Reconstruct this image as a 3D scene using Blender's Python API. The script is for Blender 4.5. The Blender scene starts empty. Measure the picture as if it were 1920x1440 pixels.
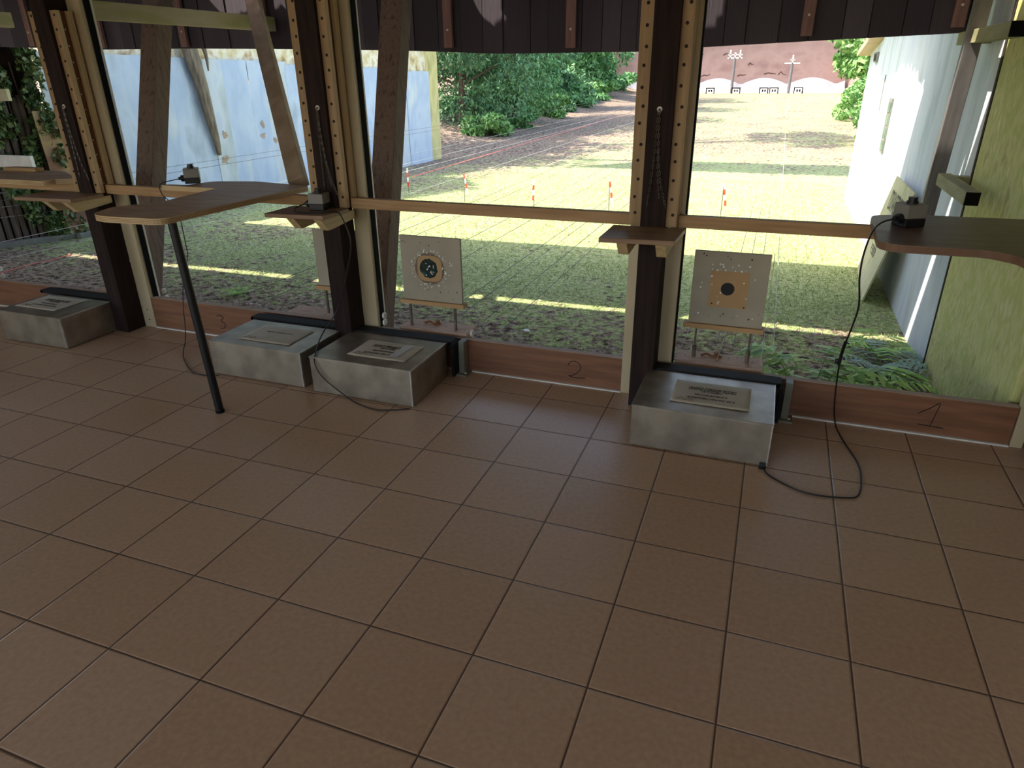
import bpy, math, random
import numpy as np
from mathutils import Matrix, Vector
from mathutils.geometry import tessellate_polygon

sc = bpy.context.scene
COL = sc.collection
R = math.radians

# ------------------------------------------------------------------ camera
cam_d = bpy.data.cameras.new('camera'); cam = bpy.data.objects.new('camera', cam_d); COL.objects.link(cam)
cam_d.sensor_width = 36.0; cam_d.lens = 1271.945 / 1920 * 36; cam_d.clip_end = 300
r_ = (0.9376062, 0.3475278, -0.0109109); d_ = (0.1346826, -0.3919371, -0.9100802); f_ = (-0.3205545, 0.8518273, -0.4142886)
M = Matrix(((r_[0], -d_[0], -f_[0], 2.282), (r_[1], -d_[1], -f_[1], -1.298), (r_[2], -d_[2], -f_[2], 1.494), (0, 0, 0, 1)))
cam.matrix_world = M
sc.camera = cam

# ------------------------------------------------------------------ sky, sun, exposure
w = bpy.data.worlds.new('sky'); sc.world = w; w.use_nodes = True
wn = w.node_tree.nodes; wl = w.node_tree.links
sky = wn.new('ShaderNodeTexSky'); sky.sky_type = 'NISHITA'; sky.sun_disc = False
SUN = Vector((0.70, 0.368, -1.1156)).normalized()          # direction the light travels
sky.sun_elevation = math.asin(-SUN.z); sky.sun_rotation = math.atan2(-SUN.x, -SUN.y)
sky.air_density = 1.0; sky.dust_density = 1.5; sky.ozone_density = 1.5
tint = wn.new('ShaderNodeMix'); tint.data_type = 'RGBA'; tint.blend_type = 'MULTIPLY'; tint.inputs[0].default_value = 1.0; tint.inputs[7].default_value = (1.0, .91, .83, 1)   # white balance of the picture
wl.new(sky.outputs[0], tint.inputs[6]); wl.new(tint.outputs[2], wn['Background'].inputs[0]); wn['Background'].inputs[1].default_value = 0.40
sd = bpy.data.lights.new('sun', 'SUN'); so = bpy.data.objects.new('sun', sd); COL.objects.link(so)
sd.energy = 5.0; sd.angle = R(0.6); sd.color = (1.0, 0.93, 0.80)
so.rotation_euler = SUN.to_track_quat('-Z', 'Y').to_euler(); so.location = (-4, -4, 12)
vs = sc.view_settings; vs.view_transform = 'Standard'; vs.look = 'None'; vs.gamma = 1; vs.use_curve_mapping = False
vs.exposure = 1.15

# ------------------------------------------------------------------ materials
def lin(c):
    return tuple(((v/255)/12.92 if v <= 10 else ((v/255+.055)/1.055)**2.4) for v in c) + (1,)
def nmat(name, cols, scale=(1,1,1), ns=5.0, rough=.6, metal=0.0, bump=.0, detail=6, contrast=(.3,.7), spec=.5, island=False, bscale=None, distort=0):
    m = bpy.data.materials.new(name); m.use_nodes = True
    n = m.node_tree.nodes; l = m.node_tree.links; b = n['Principled BSDF']
    b.inputs['Roughness'].default_value = rough; b.inputs['Metallic'].default_value = metal
    b.inputs['Specular IOR Level'].default_value = spec
    tc = n.new('ShaderNodeTexCoord'); mp = n.new('ShaderNodeMapping'); mp.inputs['Scale'].default_value = scale
    no = n.new('ShaderNodeTexNoise'); no.inputs['Scale'].default_value = ns; no.inputs['Detail'].default_value = detail
    no.inputs['Distortion'].default_value = distort
    cr = n.new('ShaderNodeValToRGB')
    l.new(tc.outputs['Object'], mp.inputs[0]); l.new(mp.outputs[0], no.inputs['Vector'])
    if island:
        g = n.new('ShaderNodeNewGeometry'); l.new(g.outputs['Random Per Island'], cr.inputs[0])
    else:
        l.new(no.outputs['Fac'], cr.inputs[0])
    e = cr.color_ramp.elements
    lo, hi = (0, 1) if island else contrast
    e[0].position = lo; e[0].color = lin(cols[0]); e[1].position = hi; e[1].color = lin(cols[-1])
    for i, c in enumerate(cols[1:-1]):
        q = e.new(lo + (hi-lo)*(i+1)/(len(cols)-1)); q.color = lin(c)
    l.new(cr.outputs[0], b.inputs['Base Color'])
    if bump:
        no2 = n.new('ShaderNodeTexNoise'); no2.inputs['Scale'].default_value = bscale or ns*3; no2.inputs['Detail'].default_value = 5
        l.new(mp.outputs[0], no2.inputs['Vector'])
        bp = n.new('ShaderNodeBump'); bp.inputs['Strength'].default_value = bump; bp.inputs['Distance'].default_value = .01
        l.new(no2.outputs['Fac'], bp.inputs['Height']); l.new(bp.outputs[0], b.inputs['Normal'])
    return m
def grain(axis, fine=1, cross=14):
    s = [cross, cross, cross]; s[axis] = fine
    return tuple(s)
MT = {}
MT['dark_post'] = nmat('dark_stained_timber', [(30,20,18),(50,35,30)], grain(2), 3, .8, bump=.25, spec=.25)
MT['perf'] = nmat('aged_pine_board', [(144,114,78),(172,142,102)], grain(2), 3, .6, bump=.15)
MT['pine'] = nmat('pale_pine', [(196,168,124),(216,192,150)], grain(2), 3, .6, bump=.1)
MT['pine_x'] = nmat('pale_pine_rail', [(150,112,72),(182,146,100)], grain(0), 3, .6, bump=.1)
MT['pine_y'] = nmat('pale_pine_bracket', [(178,152,108),(206,182,136)], grain(1), 3, .6, bump=.1)
MT['groove'] = nmat('brown_groove_board', [(104,62,30),(134,86,46)], grain(2), 4, .7)
MT['hole'] = nmat('drilled_hole', [(34,22,14),(44,30,20)], rough=.9)
MT['jamb'] = nmat('cream_painted_jamb', [(180,162,128),(202,184,150)], (2,2,.6), 3, .5, bump=.05)
MT['gasket'] = nmat('black_rubber', [(10,10,12),(20,20,22)], ns=20, rough=.9, spec=.15)
MT['white'] = nmat('white_plastic', [(214,210,200),(232,228,218)], ns=10, rough=.4)
MT['shelf'] = nmat('worn_shelf_board', [(128,98,74),(160,128,98)], grain(0), 4, .5, bump=.1)
MT['ply'] = nmat('plywood_top', [(156,124,90),(186,152,114)], grain(0,2,9), 3, .6, bump=.08)
MT['ply_edge'] = nmat('plywood_edge', [(186,156,112),(204,176,132)], ns=6, rough=.6)
MT['kick'] = nmat('varnished_kick_board', [(110,70,46),(142,96,66)], grain(0), 3, .55, bump=.12)
MT['kick_edge'] = nmat('worn_top_edge', [(160,134,112),(186,160,136)], grain(0), 4, .7)
MT['ink'] = nmat('dark_marker_ink', [(22,16,16),(34,26,24)], rough=.8)
MT['steel'] = nmat('galvanised_steel', [(138,127,112),(168,156,138)], (1,1,1), 9, .40, .65, bump=.05, contrast=(.35,.65))
MT['steel_plain'] = nmat('grey_steel', [(120,116,108),(140,136,126)], ns=8, rough=.4, metal=.8)
MT['zinc'] = nmat('edge_highlight_zinc', [(170,166,156),(214,210,202)], ns=18, rough=.35, metal=.4)
MT['ply_dark'] = nmat('dark_plywood_top', [(92,70,60),(118,92,78)], grain(0,2,9), 3, .4, bump=.08)
MT['ply_dark_edge'] = nmat('dark_plywood_edge', [(104,80,64),(128,100,80)], ns=6, rough=.6)
MT['paper'] = nmat('aged_paper', [(188,176,152),(206,194,172)], ns=7, rough=.7)
MT['tape'] = nmat('clear_tape', [(196,194,192),(214,212,210)], ns=9, rough=.25)
MT['rubber'] = nmat('black_rubber_strip', [(26,24,24),(40,38,38)], ns=12, rough=.75, bump=.05, spec=.2)
MT['bracket'] = nmat('grey_green_bracket', [(112,110,96),(136,134,118)], ns=6, rough=.5)
MT['pink_ply'] = nmat('weathered_plywood', [(176,140,118),(206,174,150),(190,156,132)], (3,12,3), 3, .8, bump=.1)
MT['board'] = nmat('grey_target_board', [(156,146,128),(174,164,144)], ns=4, rough=.8, bump=.08)
MT['card'] = nmat('tan_card', [(168,134,92),(186,152,108)], ns=5, rough=.8)
MT['card_dark'] = nmat('brown_card_ring', [(106,88,74),(124,104,88)], ns=9, rough=.8)
MT['black'] = nmat('black_print', [(18,16,22),(28,26,32)], ns=9, rough=.7)
MT['green_black'] = nmat('torn_green_black_backing', [(14,18,20),(26,50,44),(44,96,80)], ns=30, rough=.8, contrast=(.35,.75))
MT['rod'] = nmat('rusty_rod', [(96,86,74),(128,118,102)], ns=30, rough=.5, metal=.5)
MT['ledge'] = nmat('pine_ledge', [(166,128,84),(190,152,106)], grain(0), 3, .7)
MT['leg'] = nmat('black_leg_tube', [(12,12,13),(20,20,21)], ns=5, rough=.35)
MT['grey_box'] = nmat('grey_enclosure', [(124,120,112),(140,136,128)], ns=6, rough=.45)
MT['black_plastic'] = nmat('black_plastic', [(14,14,18),(24,24,28)], ns=6, rough=.4)
MT['cable'] = nmat('black_cable', [(20,18,18),(30,28,28)], ns=6, rough=.45)
MT['chain'] = nmat('zinc_chain', [(120,114,108),(150,144,136)], ns=20, rough=.4, metal=.8)
MT['plank'] = nmat('black_stained_plank', [(44,36,43),(74,64,73),(56,47,54),(92,82,92)], grain(2,.7,9), 2.2, .7, bump=.35, island=True)
MT['batten'] = nmat('red_brown_batten', [(126,92,82),(160,122,110)], grain(2), 3, .7, bump=.2)
MT['strut'] = nmat('rough_brown_timber', [(88,70,60),(128,106,92),(106,86,74)], grain(2,1,18), 3, .85, bump=.5)
MT['strut_light'] = nmat('weathered_grey_timber', [(140,116,90),(176,150,122)], (5,5,1.6), 2, .8, bump=.3)
MT['moss_beam'] = nmat('mossy_pale_beam', [(176,156,128),(196,178,148),(168,164,112)], (5,1,5), 1.6, .8, bump=.2)
MT['moss_wall'] = nmat('mossy_stucco', [(168,166,102),(208,204,144),(186,190,116),(222,216,170)], (1,1,.6), 9, .95, bump=1.0, bscale=55, detail=10)
MT['white_wall'] = nmat('white_render', [(172,182,186),(206,212,216),(188,198,208)], (1.3,1.3,.35), 2.5, .9, bump=.15, bscale=25)
MT['moss_beam2'] = nmat('mossy_grey_beam', [(132,128,92),(160,154,118)], (9,1.5,9), 2.2, .8, bump=.2)
MT['brace'] = nmat('grey_brace', [(92,88,90),(116,112,112)], grain(2,1,9), 3, .6)
MT['roof'] = nmat('corrugated_roof', [(88,70,62),(110,92,82)], ns=3, rough=.8)
MT['sheet'] = nmat('pale_blue_sheet_metal', [(146,160,172),(188,200,214),(168,184,206),(206,210,206)], (1,1,.45), 2.4, .5, bump=.05, contrast=(.25,.75))
MT['sheet2'] = nmat('grey_sheet_metal', [(164,174,172),(196,202,206),(158,174,200)], (1,1,.45), 3.2, .5, bump=.05, contrast=(.25,.75))
MT['rust'] = nmat('rusty_sheet', [(108,78,62),(140,104,78),(160,134,92),(122,92,78)], ns=2.6, rough=.85, bump=.2, contrast=(.3,.7))
MT['rust_spot'] = nmat('rust_spot', [(158,128,104),(184,164,142)], ns=22, rough=.9)
MT['yellow_band'] = nmat('yellow_weathered_boards', [(150,112,70),(206,186,140),(232,222,196),(176,140,90)], ns=4, rough=.85, contrast=(.3,.7))
MT['yellow_post'] = nmat('yellow_lichen_post', [(186,174,98),(212,200,140),(168,158,98)], (1,1,.4), 3, .85, bump=.2)
MT['stake_wood'] = nmat('grey_brown_pale', [(84,70,62),(116,102,92),(98,84,76)], (6,6,.8), 2, .85, bump=.3)
MT['log'] = nmat('driftwood', [(96,84,70),(142,128,108)], (9,9,1), 3, .9, bump=.4)
MT['stone'] = nmat('grey_stone', [(104,104,96),(134,134,124)], ns=8, rough=.9, bump=.3)
MT['leaf_a'] = nmat('fresh_green_leaves', [(80,122,60),(118,164,88),(150,190,112)], rough=.6, island=True)
MT['leaf_b'] = nmat('dark_green_needles', [(56,94,62),(84,128,80),(118,158,104)], rough=.6, island=True)
MT['leaf_c'] = nmat('mid_green_leaves', [(70,116,68),(104,154,92),(140,186,122)], rough=.6, island=True)
MT['ivy'] = nmat('ivy_leaves', [(56,82,44),(86,112,62),(132,140,88)], rough=.5, island=True)
MT['bark'] = nmat('brown_bark', [(70,56,46),(96,78,64)], (4,4,1), 5, .9, bump=.4)
MT['fern_leaf'] = nmat('fern_green', [(104,156,56),(150,198,84),(188,222,116)], rough=.6, island=True)
MT['fern_pale'] = nmat('pale_fern', [(120,150,136),(156,182,168)], rough=.6, island=True)
MT['grass'] = nmat('grass_blades', [(126,142,84),(164,178,118),(200,206,156)], rough=.7, island=True)
MT['litter'] = nmat('leaf_litter', [(96,76,58),(150,126,98),(196,180,152),(120,100,74),(208,198,180)], rough=.8, island=True)
MT['cord'] = nmat('white_cord', [(188,186,180),(206,204,198)], ns=5, rough=.6)
MT['cord_dark'] = nmat('grey_wire', [(86,86,80),(104,104,98)], ns=5, rough=.6)
MT['cord_red'] = nmat('red_cord', [(214,110,92),(226,130,112)], ns=5, rough=.6)
MT['red'] = nmat('red_tape', [(206,62,44),(222,84,62)], ns=5, rough=.5)
MT['tape_hole_white'] = nmat('white_tape_and_lit_holes', [(226,226,222),(240,240,236)], ns=5, rough=.5)
MT['earth_wall'] = nmat('pinkish_earth_backstop', [(152,118,112),(178,146,136),(164,132,124)], (1,1,1.4), .7, .95, bump=.4, bscale=3, detail=8)
MT['gouge'] = nmat('dark_gouge', [(84,56,46),(104,74,62)], ns=4, rough=.95)
MT['sunlight'] = nmat('pale_sunlight', [(214,204,196),(236,228,220)], ns=2, rough=.95)
MT['dark_shed'] = nmat('dark_shed_boards', [(60,58,70),(84,82,92)], (1,1,.3), 2, .8)
MT['sign'] = nmat('weathered_sign_board', [(176,170,126),(204,198,158),(190,182,150)], ns=3, rough=.8, contrast=(.3,.7))
MT['signink'] = nmat('faded_sign_ink', [(70,66,62),(104,98,90)], ns=30, rough=.8)
MT['plaster'] = nmat('interior_plaster', [(196,184,166),(210,198,180)], ns=2, rough=.9)
MT['glass_green'] = nmat('green_panes', [(70,100,84),(110,140,120)], ns=6, rough=.3)

# floor tiles -----------------------------------------------------
def floor_mat():
    m = bpy.data.materials.new('terracotta_floor_tiles'); m.use_nodes = True
    n = m.node_tree.nodes; l = m.node_tree.links; b = n['Principled BSDF']
    geo = n.new('ShaderNodeNewGeometry'); sep = n.new('ShaderNodeSeparateXYZ'); l.new(geo.outputs['Position'], sep.inputs[0])
    def mth(op, a, bb=None, c=None):
        x = n.new('ShaderNodeMath'); x.operation = op
        for i, v in enumerate((a, bb, c)):
            if v is None: continue
            if hasattr(v, 'links'): l.new(v, x.inputs[i])
            else: x.inputs[i].default_value = v
        return x.outputs[0]
    T = .333
    dist = []; cells = []
    for k, off in (('X', 0.0), ('Y', 0.0)):
        u = mth('DIVIDE', sep.outputs[k], T); cells.append(mth('FLOOR', u))
        pp = mth('PINGPONG', u, .5); dist.append(mth('MULTIPLY', pp, T))
    d = mth('MINIMUM', dist[0], dist[1])
    comb = n.new('ShaderNodeCombineXYZ'); l.new(cells[0], comb.inputs[0]); l.new(cells[1], comb.inputs[1])
    wn_ = n.new('ShaderNodeTexWhiteNoise'); l.new(comb.outputs[0], wn_.inputs['Vector'])
    cr = n.new('ShaderNodeValToRGB'); l.new(wn_.outputs['Value'], cr.inputs[0])
    cr.color_ramp.elements[0].color = lin((206,168,132)); cr.color_ramp.elements[1].color = lin((216,180,146))
    no = n.new('ShaderNodeTexNoise'); no.inputs['Scale'].default_value = 60; l.new(geo.outputs['Position'], no.inputs['Vector'])
    no2 = n.new('ShaderNodeTexNoise'); no2.inputs['Scale'].default_value = 2.2; l.new(geo.outputs['Position'], no2.inputs['Vector'])
    mx = n.new('ShaderNodeMix'); mx.data_type = 'RGBA'; mx.blend_type = 'MULTIPLY'; mx.inputs[0].default_value = .35
    l.new(cr.outputs[0], mx.inputs[6]); l.new(no.outputs['Fac'], mx.inputs[7])
    mask = n.new('ShaderNodeMapRange'); mask.inputs[1].default_value = .0017; mask.inputs[2].default_value = .0032; l.new(d, mask.inputs[0])
    mx2 = n.new('ShaderNodeMix'); mx2.data_type = 'RGBA'; mx2.inputs[6].default_value = lin((88,66,52))
    l.new(mask.outputs[0], mx2.inputs[0]); l.new(mx.outputs[2], mx2.inputs[7]); l.new(mx2.outputs[2], b.inputs['Base Color'])
    rr = n.new('ShaderNodeMapRange'); rr.inputs[3].default_value = .30; rr.inputs[4].default_value = .46; l.new(no2.outputs['Fac'], rr.inputs[0])
    l.new(rr.outputs[0], b.inputs['Roughness']); b.inputs['Specular IOR Level'].default_value = .55
    bm_ = n.new('ShaderNodeMapRange'); bm_.inputs[1].default_value = 0.0015; bm_.inputs[2].default_value = .006; l.new(d, bm_.inputs[0])
    bp = n.new('ShaderNodeBump'); bp.inputs['Strength'].default_value = .8; bp.inputs['Distance'].default_value = .002
    l.new(bm_.outputs[0], bp.inputs['Height']); l.new(bp.outputs[0], b.inputs['Normal'])
    return m
MT['floor'] = floor_mat()

def ground_mat():
    m = bpy.data.materials.new('lawn_and_litter'); m.use_nodes = True
    n = m.node_tree.nodes; l = m.node_tree.links; b = n['Principled BSDF']; b.inputs['Roughness'].default_value = .95
    b.inputs['Specular IOR Level'].default_value = .1
    geo = n.new('ShaderNodeNewGeometry'); sep = n.new('ShaderNodeSeparateXYZ'); l.new(geo.outputs['Position'], sep.inputs[0])
    def noise(s, det=4, vec=None):
        x = n.new('ShaderNodeTexNoise'); x.inputs['Scale'].default_value = s; x.inputs['Detail'].default_value = det
        l.new(geo.outputs['Position'], x.inputs['Vector']); return x.outputs['Fac']
    def ramp(f, cols, lo=.3, hi=.7):
        cr = n.new('ShaderNodeValToRGB'); l.new(f, cr.inputs[0]); e = cr.color_ramp.elements
        e[0].position = lo; e[0].color = lin(cols[0]); e[1].position = hi; e[1].color = lin(cols[-1])
        for i, c in enumerate(cols[1:-1]):
            q = e.new(lo+(hi-lo)*(i+1)/(len(cols)-1)); q.color = lin(c)
        return cr.outputs[0]
    def mth(op, a, bb=None):
        x = n.new('ShaderNodeMath'); x.operation = op
        for i, v in enumerate((a, bb)):
            if v is None: continue
            if hasattr(v, 'links'): l.new(v, x.inputs[i])
            else: x.inputs[i].default_value = v
        return x.outputs[0]
    def rng(f, a, b_, c, d):
        x = n.new('ShaderNodeMapRange'); l.new(f, x.inputs[0])
        for i, v in enumerate((a, b_, c, d)): x.inputs[i+1].default_value = v
        return x.outputs[0]
    grass = ramp(noise(22, 8), [(116,130,78),(152,166,106),(190,194,140),(136,150,94)])
    lit = ramp(noise(14, 12), [(70,58,50),(126,108,92),(176,158,140),(100,84,72)], .35, .68)
    # where the litter lies: a bare strip by the shelter, the left bank and the far end of the lawn
    near = rng(sep.outputs['Y'], 3.0, 4.7, .62, -.14)
    left = rng(sep.outputs['X'], -4.4, -1.0, .34, 0.0)
    leftfar = mth('MULTIPLY', rng(sep.outputs['X'], -5.5, -1.5, .7, 0.0), rng(sep.outputs['Y'], 6.5, 10, 0, 1))
    far = rng(sep.outputs['Y'], 12.0, 17.0, 0.0, .48)
    s = mth('ADD', mth('ADD', near, mth('MAXIMUM', left, leftfar)), mth('ADD', far, mth('MULTIPLY', mth('SUBTRACT', noise(1.1, 3), .5), 1.2)))
    s2 = mth('ADD', s, mth('MULTIPLY', mth('SUBTRACT', noise(12, 9), .5), 2.2))
    f = rng(s2, .16, .40, 0, 1)
    mx = n.new('ShaderNodeMix'); mx.data_type = 'RGBA'; l.new(f, mx.inputs[0]); l.new(grass, mx.inputs[6]); l.new(lit, mx.inputs[7])
    l.new(mx.outputs[2], b.inputs['Base Color'])
    bp = n.new('ShaderNodeBump'); bp.inputs['Strength'].default_value = .9; bp.inputs['Distance'].default_value = .04
    l.new(noise(26, 8), bp.inputs['Height']); l.new(bp.outputs[0], b.inputs['Normal'])
    return m
MT['ground'] = ground_mat()

# ------------------------------------------------------------------ mesh builder
ORI = {}
class MB:
    def __init__(s): s.v = []; s.f = []; s.m = []; s.k = 0
    def add(s, vs_, fs, T=None):
        o = len(s.v)
        for p in vs_:
            p = Vector(p)
            if T is not None: p = T @ p
            s.v.append(tuple(p))
        for f in fs: s.f.append(tuple(i+o for i in f)); s.m.append(s.k)
        return s
    def box(s, x0, x1, y0, y1, z0, z1, T=None):
        v = [(x,y,z) for z in (z0,z1) for y in (y0,y1) for x in (x0,x1)]
        return s.add(v, [(0,2,3,1),(4,5,7,6),(0,1,5,4),(2,6,7,3),(0,4,6,2),(1,3,7,5)], T)
    def prism(s, poly, z0, z1, T=None):
        n = len(poly)
        a = sum(poly[i][0]*poly[(i+1)%n][1]-poly[(i+1)%n][0]*poly[i][1] for i in range(n))
        if a < 0: poly = poly[::-1]
        v = [(x,y,z0) for x,y in poly] + [(x,y,z1) for x,y in poly]
        f = [tuple(range(n-1,-1,-1)), tuple(range(n, 2*n))] + [(i,(i+1)%n,n+(i+1)%n,n+i) for i in range(n)]
        return s.add(v, f, T)
    def beam(s, p0, p1, w_, h_, up=(0,0,1)):
        p0 = Vector(p0); p1 = Vector(p1); d = (p1-p0); L = d.length; d.normalize()
        sx = d.cross(Vector(up)); sx.normalize(); uz = sx.cross(d)
        T = Matrix((( sx.x, d.x, uz.x, p0.x),(sx.y, d.y, uz.y, p0.y),(sx.z, d.z, uz.z, p0.z),(0,0,0,1)))
        return s.box(-w_/2, w_/2, 0, L, -h_/2, h_/2, T)
    def tube(s, pts, r, n=8, r1=None, cap=True):
        pts = [Vector(p) for p in pts]; o = len(s.v); m = len(pts); prev = None
        for i, p in enumerate(pts):
            d = (pts[min(i+1,m-1)]-pts[max(i-1,0)]).normalized()
            a = prev if prev is not None else (Vector((0,0,1)) if abs(d.z) < .9 else Vector((1,0,0)))
            sx = (a - d*a.dot(d)).normalized(); prev = sx; sy = d.cross(sx)
            rr = r if r1 is None else r+(r1-r)*i/(m-1)
            for k in range(n):
                t = 2*math.pi*k/n; s.v.append(tuple(p+sx*rr*math.cos(t)+sy*rr*math.sin(t)))
        for i in range(m-1):
            for k in range(n):
                s.f.append((o+i*n+k, o+i*n+(k+1)%n, o+(i+1)*n+(k+1)%n, o+(i+1)*n+k)); s.m.append(s.k)
        if cap:
            s.f.append(tuple(o+k for k in range(n-1,-1,-1))); s.m.append(s.k)
            s.f.append(tuple(o+(m-1)*n+k for k in range(n))); s.m.append(s.k)
        return s
    def cyl(s, p0, p1, r, n=16): return s.tube([p0, p1], r, n)
    def ring(s, c, axis, R0, r, n=12, k=6, stretch=None):
        q = Vector(axis).to_track_quat('Z', 'Y').to_matrix().to_4x4(); q.translation = Vector(c)
        v = []; f = []
        for i in range(n):
            a = 2*math.pi*i/n
            for j in range(k):
                b_ = 2*math.pi*j/k; rr = R0 + r*math.cos(b_)
                v.append((rr*math.cos(a), rr*math.sin(a)*(stretch or 1), r*math.sin(b_)))
                f.append((i*k+j, ((i+1)%n)*k+j, ((i+1)%n)*k+(j+1)%k, i*k+(j+1)%k))
        return s.add(v, f, q)
    def disc(s, c, axis, r, h, n=14, jag=0, rng=None):
        q = Vector(axis).to_track_quat('Z', 'Y').to_matrix().to_4x4(); q.translation = Vector(c)
        pl = []
        for i in range(n):
            a = 2*math.pi*i/n; rr = r*(1+(rng.uniform(-jag, jag) if rng else 0)); pl.append((rr*math.cos(a), rr*math.sin(a)))
        return s.prism(pl, 0, h, q)
    def build(s, name, mats, parent=None, bevel=0, smooth=False, origin=None):
        if not isinstance(mats, (list, tuple)): mats = [mats]
        if parent is not None: o_ = ORI[parent.name]
        elif origin is not None: o_ = Vector(origin)
        else:
            a = np.array(s.v); o_ = Vector(((a[:,0].min()+a[:,0].max())/2, (a[:,1].min()+a[:,1].max())/2, a[:,2].min()))
        me = bpy.data.meshes.new(name)
        me.from_pydata([tuple(Vector(p)-o_) for p in s.v], [], s.f)
        for m in mats: me.materials.append(MT[m] if isinstance(m, str) else m)
        if len(mats) > 1: me.polygons.foreach_set('material_index', s.m)
        if smooth: me.polygons.foreach_set('use_smooth', [True]*len(me.polygons))
        me.update()
        ob = bpy.data.objects.new(name, me); COL.objects.link(ob)
        if parent is not None: ob.parent = parent
        else: ob.location = o_
        ORI[ob.name] = o_
        if bevel:
            b = ob.modifiers.new('bevel', 'BEVEL'); b.width = bevel; b.segments = 2; b.limit_method = 'ANGLE'
        return ob
def tag(o, label=None, cat=None, group=None, kind=None):
    if label: o['label'] = label
    if cat: o['category'] = cat
    if group: o['group'] = group
    if kind: o['kind'] = kind
    return o
def thing(name, loc, label, cat, group=None):
    o = bpy.data.objects.new(name, None); COL.objects.link(o); o.location = loc; o.empty_display_size = .05
    ORI[o.name] = Vector(loc)
    return tag(o, label, cat, group)
def struct(o): o['kind'] = 'structure'; return o
def text(body, size, T, parent, name='lettering', mt='ink', ext=.0004, sx=1.0):
    cu = bpy.data.curves.new('t', 'FONT'); cu.body = body; cu.size = size; cu.extrude = ext; cu.align_x = 'CENTER'; cu.align_y = 'CENTER'
    t = bpy.data.objects.new('t', cu); COL.objects.link(t)
    dg = bpy.context.evaluated_depsgraph_get(); me = bpy.data.meshes.new_from_object(t.evaluated_get(dg))
    bpy.data.objects.remove(t); me.name = name
    off = ORI[parent.name]
    me.transform(Matrix.Translation(-off) @ T @ Matrix.Diagonal((sx,1,1,1)))
    me.materials.clear(); me.materials.append(MT[mt])
    o = bpy.data.objects.new(name, me); COL.objects.link(o); o.parent = parent; ORI[o.name] = off
    return o
def smooth_path(pts, n=6):
    P = [Vector(p) for p in pts]; P = [P[0]*2-P[1]] + P + [P[-1]*2-P[-2]]; out = []
    for i in range(1, len(P)-2):
        for k in range(n):
            t = k/n; a, b, c, d = P[i-1], P[i], P[i+1], P[i+2]
            out.append(.5*((2*b)+(c-a)*t+(2*a-5*b+4*c-d)*t*t+(3*b-a-3*c+d)*t**3))
    out.append(P[-2]); return out
GZ = -.35
def gz(y): return GZ + max(0, y-15)*.018

# ================================================================== SETTING
mb = MB(); mb.box(-7, 3.6, -4.2, 1.93, -.12, 0); struct(mb.build('floor', 'floor', origin=(0,0,0)))
mb = MB(); mb.box(-7, 3.75, -4.2, 1.95, 2.6, 2.66); struct(mb.build('ceiling', 'plaster'))
mb = MB(); mb.box(3.6, 3.75, -4.2, 1.95, -.12, 2.6); struct(mb.build('wall_right', 'plaster'))
mb = MB(); mb.box(-7.15, -7, -4.2, 1.95, -.12, 2.6); struct(mb.build('wall_left', 'plaster'))
# back wall with two wide openings that let the daylight in behind the photographer
mb = MB()
mb.box(-7.15, 3.75, -4.35, -4.2, -.12, .45); mb.box(-7.15, 3.75, -4.35, -4.2, 2.4, 2.6)
for a, b_ in ((-7.15,-6.2),(-3.2,-2.4),(.6,1.4),(3.2,3.75)): mb.box(a, b_, -4.35, -4.2, .45, 2.4)
struct(mb.build('wall_back', 'plaster'))
mb = MB(); mb.box(-7.15, 3.75, 1.76, 1.93, 2.2, 2.6); struct(mb.build('wall_front', 'dark_post'))
# roof with its edge; the slit of sun on the lawn falls past this edge
mb = MB(); mb.box(-9, 6.2, -5.0, 3.12, 2.7, 2.8); struct(mb.build('ceiling', 'roof'))
# plinth below the sill
mb = MB(); mb.box(-7, 3.36, 1.93, 2.0, -.6, -.02); struct(mb.build('trim_1', 'stone'))

# ground
mb = MB()
xs = np.linspace(-26, 16, 43); ys = np.concatenate([np.linspace(1.98, 15, 40), np.linspace(15.6, 70, 60)])
rg = random.Random(3)
for y in ys:
    for x in xs:
        h = gz(y) + rg.uniform(-.008, .008)
        if x < -6.4: h += (-6.4-x)*.22*min(1, max(0, (y-13)/6))
        mb.v.append((x, y, h))
nx = len(xs)
for j in range(len(ys)-1):
    for i in range(nx-1):
        mb.f.append((j*nx+i, j*nx+i+1, (j+1)*nx+i+1, (j+1)*nx+i)); mb.m.append(0)
struct(mb.build('ground', 'ground', origin=(0,0,0), smooth=True))

# near mossy wall and the joint
mb = MB(); mb.box(3.38, 3.62, 1.95, 3.53, -.7, 2.7); struct(mb.build('wall_right', 'moss_wall', bevel=.01))

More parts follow.
